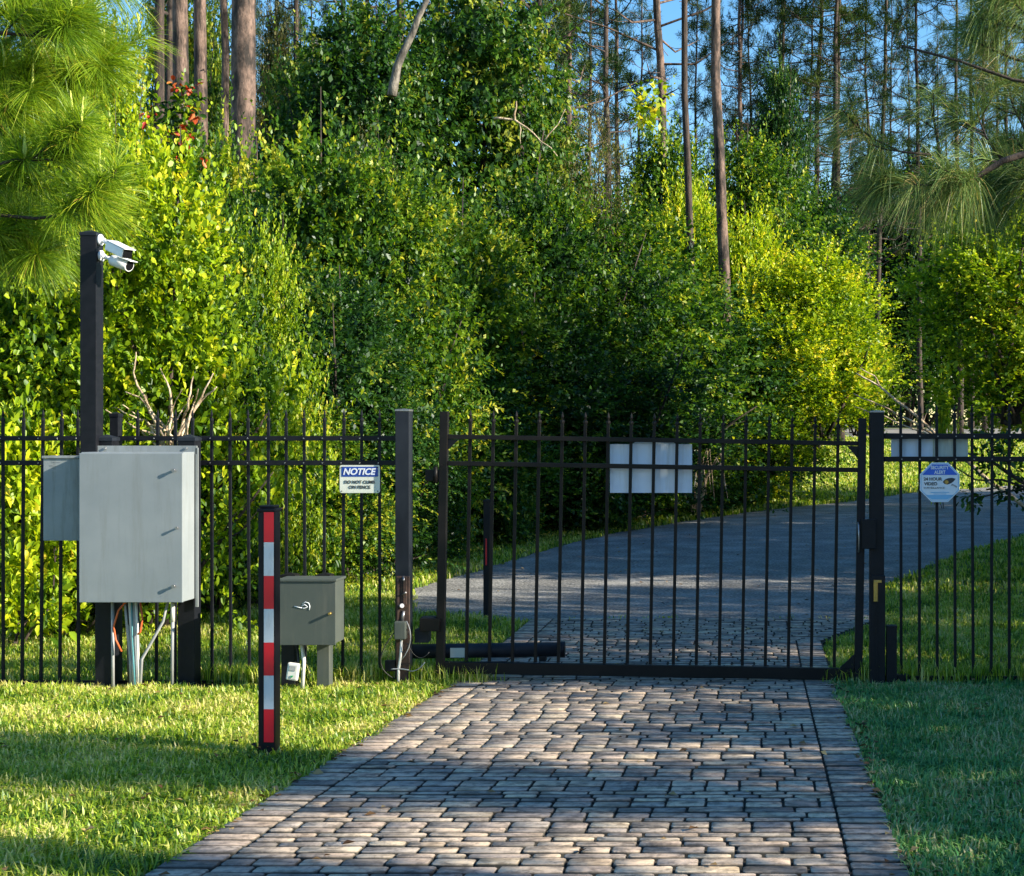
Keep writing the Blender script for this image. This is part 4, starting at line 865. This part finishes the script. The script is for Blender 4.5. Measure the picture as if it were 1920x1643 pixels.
# bare wood
def sticks(name, paths, mat, label, cat, r0, Yd, group=None, n=7, part='branch'):
    p0 = at(paths[0][0][0], paths[0][0][1], Yd); t = thing(name, p0, label, cat, group)
    for pth in paths:
        rr = pth[-1] if isinstance(pth[-1], float) else r0; pp = [q for q in pth if not isinstance(q, float)]
        P = [at(q[0], q[1], Yd + (q[2] if len(q) > 2 else 0)) for q in pp]
        Q = [P[0]]
        for a, c in zip(P, P[1:]):
            for j in (1, 2, 3): Q.append(a.lerp(c, j/3) + (Vector((random.gauss(0, 1), 0, random.gauss(0, 1)))*(c-a).length*.02 if j < 3 else Vector()))
        MB().tube(Q, [rr*(1-.75*i/len(Q)) for i in range(len(Q))], n).build(part, M[mat], t)
    return t
sticks('fallen_branch', [[(2020, 1015), (1920, 950), (1830, 880), (1752, 812), (1700, 765), (1650, 725), (1605, 700)], [(1790, 845, .05), (1745, 812, .1), (1700, 785, .1), (1650, 760, .1), (1600, 738, .1), .016], [(1790, 845, .1), (1735, 812, .2), (1700, 800, .2), (1640, 775, .2), (1600, 762, .2), .013], [(1650, 725), (1640, 705), (1612, 690), .010], [(1730, 795, 0), (1735, 780, 0), (1742, 765, 0), .006]],
       'bark_pale', 'pale bare fallen branches leaning left above the right gate post', 'branches', .026, 14.6)
sticks('fallen_branch', [[(1985, 785), (1920, 758), (1880, 730), (1845, 705), (1830, 690)], [(1990, 700), (1920, 668), (1870, 650), (1845, 620), .02]], 'bark_pale', 'pale bare branch slanting in from the right edge', 'branches', .04, 20.0)
BS = [[(330, 830), (300, 790), (262, 745), (235, 735)], [(335, 830), (322, 780), (318, 730), (300, 690)], [(320, 835), (280, 770), (250, 700), (255, 660)], [(345, 835), (352, 790), (378, 745), (400, 700)]]
for _ in range(15):
    a = random.uniform(-1.45, .75); L0 = random.uniform(60, 125); x0_, y0_ = random.uniform(290, 345), 838
    BS.append([(x0_, y0_), (x0_+L0*.4*math.sin(a), y0_-L0*.40*abs(math.cos(a))-8, random.uniform(-.2, .2)), (x0_+L0*.8*math.sin(a), y0_-L0*.75*abs(math.cos(a))-random.uniform(5, 20), random.uniform(-.2, .2)), (x0_+L0*1.2*math.sin(a), y0_-L0*abs(math.cos(a))-random.uniform(0, 30), random.uniform(-.2, .2)), random.uniform(.007, .016)])
sticks('bare_shrub', BS,
       'bark_pale', 'bare pale shrub stems fanning up behind the big cabinet', 'shrub', .014, 10.9, part='stem')
sticks('bare_branch', [[(925, 222), (965, 225), (1000, 250), (1045, 293)], [(965, 225), (968, 190)], [(1020, 265), (1045, 235), (1060, 205), .014], [(975, 232), (976, 270), .012]], 'bark_pale', 'thin bare whitish branch hanging in the middle of the wood', 'branches', .024, 24.5)
lt_ = sticks('leaning_tree', [[(735, 180), (745, 125), (775, 60), (805, -10), (850, -120)]], 'bark_grey', 'grey leaning bare trunk crossing the dark crown at the top', 'tree', .07, 19.5, part='trunk')
sticks('low_branch', [[(2010, 960), (1940, 915), (1870, 872), (1815, 850)], [(1940, 915), (1900, 920), (1850, 930), (1810, 932), .012], [(1960, 925), (1880, 900), (1830, 900), (1780, 868), .012], [(1900, 895), (1890, 870), (1878, 845), .010]], 'bark_dark', 'dark leafy low branch behind the bars at the right edge of the fence', 'branches', .026, 11.5)
def leafball(name, spots, Y, mat, label, cat, L=.05, n=60, rad=.12, parent=None, group=None, rounded=True):
    P, D = [], []
    for px, py, s in spots:
        c = at(px, py, Y); q = unit(RNG.normal(size=(int(n*s), 3))); P.append(np.array(c) + q*rad*s*(RNG.random((len(q), 1))**.5)*1.2); D.append(unit(q*.6+RNG.normal(size=q.shape)*.5+np.array([0, 0, -.25])))
    P, D = np.concatenate(P), np.concatenate(D); Ls = L*(.6+.8*RNG.random(len(P)))
    V, f, rn = leaf_mesh(P, D, Ls, Ls*.55, RNG.random(len(P)), rounded)
    if parent is not None: return put(name, np_mesh(V, f, rn), M[mat], parent)
    return tag(put(name, np_mesh(V, f, rn), M[mat]), label, cat, group)
lb_ = [o for o in COL.objects if o.name.startswith('low_branch')][0]
leafball('foliage', [(1880, 845, 1.3), (1860, 830, 1.0), (1895, 835, 1.0), (1815, 930, .8), (1830, 945, .7), (1850, 880, .7), (1905, 930, 1.2), (1880, 915, 1), (1845, 855, .7), (1925, 900, 1.5)], 11.5, 'dark', '', '', .055, 34, .10, lb_)
# vine with red leaves on the pine trunks
vn = thing('climbing_vine', at(340, 420, 15.2), 'green vine with red and orange leaf clusters climbing beside the thick pine trunks', 'vine')
b = MB(); b.tube([at(352, 420, 15.2), at(340, 330, 15.15), at(346, 250, 15.2), at(338, 170, 15.2)], .012, 6); b.build('stem', M['bark_grey'], vn)
leafball('foliage', [(338+random.uniform(-22, 26), 175+k*7.5, random.uniform(.7, 1.2)) for k in range(34)], 15.1, 'mid', '', '', .075, 26, .12, vn)
leafball('red_foliage', [(337, 160, .8), (335, 250, .9), (338, 262, .7), (347, 292, .9), (280, 215, .7), (372, 212, .6), (385, 305, .5), (365, 165, .4)], 15.0, 'red', '', '', .075, 14, .10, vn)
ms = thing('mistletoe', at(1222, 215, 33), 'yellow green leaf clump hanging by the lit straight pine trunk', 'plant')
MB().tube([at(1232, 215, 33.2), at(1222, 200, 33), at(1210, 190, 33)], [.03, .02, .01], 5).build('stem', M['bark_grey'], ms)
leafball('foliage', [(1215, 185, 1.2), (1225, 200, 1.3), (1210, 210, 1.0), (1240, 175, .8), (1200, 215, .8)], 33, 'lime', '', '', .17, 40, .30, ms, rounded=False)

# ------------------------------------------------------------------ tall pines
def pine_proto(seed, H=24.0, low=9.0, dens=1.0):
    rd = random.Random(seed); rg = np.random.default_rng(seed); b = MB()
    bend = [Vector((0, 0, -.3))]; x = y = 0
    for k in range(1, 17):
        x += rd.gauss(0, .045); y += rd.gauss(0, .045); bend.append(Vector((x, y, H*k/16)))
    rads = [.16*(1 - .80*(k/16)**1.2)*(1.25 if k == 0 else 1) for k in range(17)]
    b.tube(bend, rads, 12); P, D = [], []
    z = low
    while z < H - .4:
        f = (z-low)/(H-low); a = rd.uniform(0, 6.28); k = z/H*16; c = bend[int(k)].lerp(bend[min(16, int(k)+1)], k-int(k))
        Lb = (3.1 - 2.1*f) * rd.uniform(.45, 1.1) * (.6 if f < .1 else 1); d = Vector((math.cos(a), math.sin(a), rd.uniform(-.15, .45)))
        e1 = c + d*Lb*.5 + Vector((0, 0, rd.uniform(-.2, .1))); e2 = c + d*Lb + Vector((rd.uniform(-.3, .3), rd.uniform(-.3, .3), rd.uniform(-.1, .5)))
        b.tube([c, e1, e2], [.038*(1-.5*f), .026, .010], 5, cap=False)
        dead = f < .22 and rd.random() < .55
        for _ in range(rd.randint(2, 4)):
            s = e1.lerp(e2, rd.uniform(-.5, 1)); q = s + Vector((rd.uniform(-1, 1), rd.uniform(-1, 1), rd.uniform(-.1, .7)))*.55
            b.tube([s, s.lerp(q, .5)+Vector((0, 0, -.04)), q], [.012, .009, .005], 4, cap=False)
            if not dead: P.append(q); D.append((q-s).normalized())
        if not dead:
            P.append(e2); D.append((e2-e1).normalized())
        z += rd.uniform(.12, .5) / dens
    me_t = b.mesh(); P = np.array([tuple(p) for p in P]); D = np.array([tuple(p) for p in D]); k = 48
    Pn = np.repeat(P, k, 0) + rg.normal(size=(len(P)*k, 3))*.08; dn = unit(np.repeat(D, k, 0)*.5 + rg.normal(size=Pn.shape)*.65 + np.array([0, 0, .12]))
    L = .33*(.6+.8*rg.random(len(Pn)))
    V, f, rn = leaf_mesh(Pn, dn, L, L*0+.028, np.clip(np.repeat(rg.random(len(P)), k)*.6+rg.random(len(Pn))*.4, 0, 1), False, rg)
    return me_t, np_mesh(V, f, rn)
PP = [pine_proto(61, low=7.5), pine_proto(62, low=9.5), pine_proto(63, low=6.5, dens=1.3), pine_proto(64, low=12.5), pine_proto(65, low=6.5, dens=1)]
def pine(px0, px1, Y, dpx, label, bk='bark_pine', v=None, group=None, h=1.0, ylow=300):
    """px0: photo x of the trunk at the top of the picture, px1: at row ylow"""
    xa, xb = px_at(px0, Y), px_at(px1, Y); za, zb = pz_at(0, Y), pz_at(ylow, Y); lean = math.atan2(xa-xb, za-zb)
    z0 = g(Y); base = (xb - math.tan(lean)*(zb-z0), Y, z0); v = random.randrange(len(PP)) if v is None else v
    t = thing('pine_tree', base, label, 'pine tree', group); t.rotation_euler = (0, lean, 0)
    s = (dpx/F*Y) / .30; s = max(.5, s); hz = h
    rz = random.uniform(0, 6.28)
    for nm, me, m in (('trunk', PP[v][0], bk), ('crown', PP[v][1], 'needle_far')):
        o = bpy.data.objects.new(nm, me); COL.objects.link(o); o.parent = t; o.rotation_euler = (0, 0, rz)
        if not me.materials: me.materials.append(M[m])
        o.material_slots[0].link = 'OBJECT'; o.material_slots[0].material = M[m]
    t.scale = (s, s, hz) if s < 1.3 else (s, s, hz*1.1)
    return t
N_ = [(462, 463, 20, 50, 'thickest lit pine trunk at the upper left', 'bark_pine', 3), (342, 344, 22, 33, 'thick pine trunk behind the red leaved vine', 'bark_pine', 3),
      (378, 381, 23, 27, 'pine trunk between the vine and the thin gap of sky', 'bark_pine', 3), (288, 289, 26, 21, 'dark pine trunk leftmost of the thick trunk cluster', 'bark_dark', 1),
      (310, 309, 29, 15, 'narrow dark pine trunk squeezed in the thick trunk cluster', 'bark_dark', 1), (419, 421, 34, 18, 'thinner pine trunk left of the thickest trunk', 'bark_pine', 3),
      (165, 162, 30, 12, 'thin pale pine trunk behind the left pine boughs', 'bark_grey', 3), (1229, 1239, 37, 20, 'straight sunlit pine trunk with the yellow leaf clump', 'bark_pine', 1),
      (1284, 1290, 31.5, 15, 'shaded straight pine trunk between two lit trunks', 'bark_dark', 3), (1345, 1350, 30, 23, 'straight sunlit pine trunk reaching down to the yellow trees', 'bark_pine', 3),
      (866, 870, 29, 15, 'reddish pine trunk half hidden in the dark crown at top centre', 'bark_pine', 1), (972, 968, 27, 20, 'dark vine covered trunk left of the small sky gap', 'bark_dark', 1),
      (1068, 1072, 40, 16, 'pine trunk at top centre right of the dark crown', 'bark_pine', 0), (640, 646, 32, 12, 'pine trunk over the dark tree right of the thickest trunk', 'bark_grey', 0),
      (512, 510, 48, 8, 'thin pine beside the patch of blue sky at upper left', 'bark_grey', 1),
      (745, 750, 31, 17, 'dark pine trunk behind the leaning grey trunk', 'bark_dark', 0), (822, 818, 34, 13, 'pine trunk between the leaning trunk and the tallest dark tree', 'bark_pine', 2), (930, 934, 33, 13, 'dark pine trunk right of the tallest dark tree', 'bark_dark', 2), (1012, 1010, 36, 14, 'pine trunk left of the top centre pine', 'bark_dark', 0), (560, 556, 36, 11, 'thin pine trunk over the left dark tree', 'bark_dark', 2), (690, 694, 38, 10, 'thin pine trunk left of the leaning grey trunk', 'bark_dark', 0)]
for a in N_: pine(a[0], a[1], a[2], a[3], a[4], a[5], a[6])
FAR = [(1106, 1104, 55, 9), (1148, 1146, 52, 13), (1160, 1159, 60, 10), (1198, 1196, 70, 6), (1382, 1384, 62, 8), (1396, 1399, 60, 11), (1404, 1412, 66, 7), (1462, 1452, 64, 8), (1471, 1466, 60, 10), (1519, 1510, 62, 7),
       (1536, 1527, 58, 11), (1562, 1556, 57, 12), (1590, 1584, 55, 14), (1634, 1632, 62, 8), (1655, 1650, 60, 9), (1676, 1674, 75, 5), (1720, 1722, 62, 8), (1764, 1763, 75, 5), (1803, 1802, 62, 9), (1823, 1822, 66, 8), (1852, 1850, 64, 8),
       (1870, 1871, 68, 8), (1895, 1893, 66, 9), (1015, 1017, 60, 7), (590, 588, 62, 6), (1935, 1930, 60, 8), (1305, 1303, 66, 6)]
ORD = 'first second third fourth fifth sixth seventh eighth ninth tenth eleventh twelfth thirteenth fourteenth fifteenth sixteenth seventeenth eighteenth nineteenth twentieth'.split()
FAR.sort(); nr = [a for a in FAR if a[0] > 1350]; nm = [a for a in FAR if a[0] <= 1350]
for i, (a, c, Y, d) in enumerate(FAR):
    lab = ('slim far pine, %s from the left among those right of the straight sunlit trunk' % ORD[nr.index((a, c, Y, d))]) if a > 1350 else ('slim far pine, %s from the left among those left of the straight sunlit trunk' % ORD[nm.index((a, c, Y, d))])
    pine(a, c, Y, d*1.25, lab, 'bark_dark' if i % 4 else 'bark_pine', None, 'slim pines of the far stand', h=random.uniform(.85, 1.1))
for i in range(40):
    Y = random.uniform(78, 125); px = random.uniform(-100, 2100)
    if 1470 < px < 1620: px += 170
    if 1160 < px < 1290: px -= 200
    pine(px, px+random.uniform(-6, 6), Y, random.uniform(5, 10), 'thin pine far back in the wood', 'bark_dark', None, 'thin pines far back in the wood', h=random.uniform(.9, 1.15))
# far undergrowth, one mass
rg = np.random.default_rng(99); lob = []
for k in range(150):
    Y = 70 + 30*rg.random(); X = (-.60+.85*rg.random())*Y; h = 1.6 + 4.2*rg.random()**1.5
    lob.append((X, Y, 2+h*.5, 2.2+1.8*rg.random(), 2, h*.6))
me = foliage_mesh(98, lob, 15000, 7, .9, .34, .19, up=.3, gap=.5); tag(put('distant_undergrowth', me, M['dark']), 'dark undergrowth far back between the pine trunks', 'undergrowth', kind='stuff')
DL = ['left of the hanging pine bough tips', 'behind the lowest hanging pine bough', 'above the octagonal sign, tall crown', 'at the right edge behind the pine bough', 'low above the right gate post', 'above the right tip of the yellow trees', 'low behind the lit sapling', 'low at the right edge', 'between the two straight trunks and the dark crown', 'under the pine trunk right of the top centre crown', 'right of the second straight sunlit trunk']
for i, (px, top, Y, wd) in enumerate([(1640, 330, 72, 190), (1740, 300, 70, 190), (1830, 340, 74, 190), (1900, 280, 72, 190), (1700, 520, 68, 200), (1590, 480, 69, 150), (1850, 520, 69, 180), (1940, 480, 69, 180), (1200, 420, 66, 160), (1120, 380, 60, 150), (1450, 420, 66, 140)]):
    plant_px('distant_tree', 'tree%d' % (i % 3), px, top, Y, wd, 'dark', 'dark far broadleaf tree ' + DL[i], 'tree', group='dark broadleaf trees among the far pines')

# ------------------------------------------------------------------ long needled pines near the camera
def needle_mesh(P, D, L, W, droop, rnd, rg):
    n = len(P); S = unit(np.cross(D, rg.normal(size=(n, 3)))); g_ = np.array([0, 0, -1.0]); V = []
    L = L[:, None]
    for t, wv in ((0, 1.0), (.35, 1.0), (.7, .75), (1, .2)):
        c = P + D*L*t + g_*(droop[:, None]*L*t*t)
        V += [c + S*W*.5*wv, c - S*W*.5*wv]
    V = np.stack(V, 1).reshape(-1, 3); b = np.arange(n)*8
    f = [np.concatenate([np.stack([b+2*k, b+2*k+1, b+2*k+3, b+2*k+2], 1) for k in range(3)])]
    return V, f, np.repeat(rnd, 8)
def near_pine(name, base, trunk, branches, mat, label, seed, dens=1.0, candles=True, W=.0032, bk='bark_dark', Lneed=.27, droop=.45, spread=.9):
    rd = random.Random(seed); rg = np.random.default_rng(seed); t = thing(name, base, label, 'pine tree')
    MB().tube(trunk, [.13, .12, .10, .06], 14).build('trunk', M[bk], t)
    b = MB(); shoots_ = []; P, D, rn, dr = [], [], [], []
    def clothe(p, q, n, f0=0.0):
        p, q = Vector(p), Vector(q); d = (q-p).normalized(); u = rg.random(n)
        c = np.array(p)[None] + np.outer(u, np.array(q-p)); r = unit(rg.normal(size=(n, 3))); dv = np.array(d)
        r = unit(r - np.outer(r@dv, dv)); P.append(c); D.append(unit(np.outer(.35+.75*u, dv) + r*spread + np.array([0, 0, .05]))); rn.append(np.clip(rg.normal(.45, .2, n), 0, 1)); dr.append(droop*(.5+rg.random(n)))
    for br in branches:
        pts = [at(*q) for q in br[0]]; r0 = br[1]; k = br[2]
        b.tube(pts, [r0*(1-.6*i/len(pts)) for i in range(len(pts))], 8)
        tip = pts[-1]; prev = pts[-2]
        if k > 0:
            clothe(tip.lerp(prev, min(1, .30/(tip-prev).length)), tip+(tip-prev).normalized()*.03, int(330*k*dens))
            for _ in range(br[3]):
                i = rd.randrange(max(0, len(pts)-3), len(pts)-1); s = pts[i].lerp(pts[i+1], rd.random()); d = (pts[i+1]-pts[i]).normalized()
                o = Vector((rd.gauss(0, 1), rd.gauss(0, 1), rd.gauss(.25, .6))); o = (o - d*o.dot(d)).normalized(); e = s + (d*.8+o*.75)*rd.uniform(.14, .34)
                b.tube([s, s.lerp(e, .5)+Vector((0, 0, -.012)), e], [.006, .005, .004], 6)
                clothe(s.lerp(e, .25), e+(e-s).normalized()*.02, int(230*k*dens))
                if candles and rd.random() < .5:
                    for _ in range(rd.randint(1, 3)): shoots_.append([e, e+Vector((rd.gauss(0, .008), rd.gauss(0, .01), .06)), e+Vector((rd.gauss(0, .014), rd.gauss(0, .02), rd.uniform(.10, .20)))])
    P, D, rn, dr = np.concatenate(P), np.concatenate(D), np.concatenate(rn), np.concatenate(dr)
    V, f, r_ = needle_mesh(P, D, Lneed*(.65+.5*rg.random(len(P))), W, dr, rn, rg)
    b.build('branch', M[bk], t); put('needles', np_mesh(V, f, r_), M[mat], t)
    for s_ in shoots_: MB().tube(s_, [.009, .010, .004], 6).build('new_shoot', M['candle'], t)
    return t
YL = 9.9
lbx = []
for pts, r0, k, n in (([(-260, 230), (-60, 170), (40, 75), (112, 5)], .018, 1, 7), ([(-260, 300), (-40, 240), (110, 170), (180, 140), (228, 112)], .018, 1.1, 8),
                      ([(-260, 340), (-60, 330), (50, 300), (120, 300), (150, 285)], .014, 1, 6), ([(-260, 420), (-20, 400), (90, 410), (170, 400), (205, 385)], .014, 1, 6),
                      ([(-260, 480), (-40, 440), (20, 420), (70, 405)], .014, 1.1, 6), ([(-260, 100), (-60, 90), (30, 150), (75, 160)], .014, 1, 6),
                      ([(-260, 30), (-60, 0), (60, -20), (180, -40)], .014, 1, 7), ([(-260, 520), (-80, 470), (0, 470), (60, 455)], .012, 1, 5), ([(-260, 200), (-60, 220), (0, 230), (60, 215)], .012, 1, 5),
                      ([(-260, 380), (-60, 370), (0, 350), (50, 330)], .012, 1, 5), ([(-260, 120), (0, 60), (120, 70), (190, 30)], .014, 1, 6), ([(-200, 60), (-60, 40), (0, 30), (60, 20)], .012, 1, 5), ([(-260, 420), (-60, 410), (60, 480), (100, 470)], .010, .9, 4)):
    dy = random.uniform(-.5, .5); lbx.append(([(a-22, c, YL+dy*(1-i*.1)) for i, (a, c) in enumerate(pts)], r0, k, n))
bL = at(-330, 0, YL); bL.z = g(YL)
near_pine('longleaf_pine', bL, [bL-Vector((0, 0, .2)), bL+Vector((.02, .05, 1.8)), bL+Vector((0, .05, 3.4)), bL+Vector((.05, 0, 5.2))], lbx, 'needle_lime', 'young pine with bright yellow green long needles reaching in from the upper left', 71, 1.05, W=.0038, Lneed=.31, droop=.30)
YR = 10.4
rb = []
for pts, r0, k, n in (([(2150, 200), (2010, 245), (1925, 288), (1880, 302), (1830, 333), (1772, 342)], .0305, .9, 9), ([(1772, 340), (1762, 290), (1752, 230), (1745, 190)], .014, .6, 2),
                      ([(1772, 340), (1720, 350), (1680, 352), (1640, 335)], .010, .9, 6), ([(2150, 190), (2000, 165), (1900, 150), (1800, 115), (1690, 86)], .016, 0, 0), ([(1745, 290), (1690, 285), (1640, 262), (1606, 238)], .009, .8, 4),
                      ([(2150, 150), (1990, 135), (1900, 110), (1820, 75)], .014, .6, 5), ([(2150, 260), (2000, 290), (1930, 260), (1900, 200), (1890, 160)], .014, .9, 7), ([(2150, 330), (2000, 320), (1920, 310), (1860, 345)], .014, 1, 7),
                      ([(2150, 90), (2000, 60), (1930, 60), (1880, 40)], .014, .8, 6), ([(2150, 30), (2000, 0), (1940, 10), (1900, 0)], .014, .8, 5), ([(2100, 380), (2000, 350), (1950, 330), (1905, 340)], .012, .9, 5), ([(1880, 302), (1850, 260), (1838, 230), (1830, 200)], .009, .6, 3)):
    dy = random.uniform(-.3, .3) if r0 < .03 else -.55; rb.append(([(a, c, YR+dy) for a, c in pts] if k != .6 or n != 2 else [(a, c, YR) for a, c in pts], r0, k, n))
bR = at(2230, 0, YR); bR.z = g(YR)
near_pine('longleaf_pine', bR, [bR-Vector((0, 0, .2)), bR+Vector((.02, .05, 1.6)), bR+Vector((.03, .05, 3.2)), bR+Vector((.05, 0, 5.2))], rb, 'needle_grey', 'grey green long needled pine bough with a dark curved branch at the upper right', 72, .75, False, droop=.42, Lneed=.33, W=.0030)

# ------------------------------------------------------------------ trees standing right of the view, whose crowns shade the drive, right lawn and road
SH = [('mid0', 7.0, -2.0, 3.6, 3.4), ('mid1', 7.0, .6, 3.2, 3.2), ('mid2', 7.0, 5.4, 3.6, 3.0), ('tree0', 16, 15.8, 4, 13.5), ('tree1', 17.5, 18.5, 3.6, 12.5), ('mid0', 7.2, 7.3, 1.9, 5.2), ('mid1', 7.4, 7.0, 2.6, 3.1), ('mid1', 8.0, 3.6, 1.2, 7.2), ('mid2', 9.0, 1.9, .5, 7.0), ('mid2', 6.4, 2.6, 3.2, 2.7),
      ('mid1', 9.0, 9.2, 3.2, 6.6), ('mid0', 9.6, 11.4, 2.8, 5.2), ('mid2', 9.8, 14.4, 4.2, 5.0), ('mid0', 9.8, 17.6, 4.6, 6.6), ('mid1', 10.2, 20.6, 5, 5.5), ('mid2', 10.8, 24, 5, 5.6), ('mid1', 11.5, 27.5, 5.4, 5.8), ('mid2', 13.5, 31.5, 6, 7)]
for i, (key, x, y, wd, h) in enumerate(SH):
    plant('shade_tree', key, (x, y, g(y)), wd, h, 'dark', 'bushy tree beside the drive beyond the right edge of the view', 'tree', group='bushy trees beyond the right edge of the view')
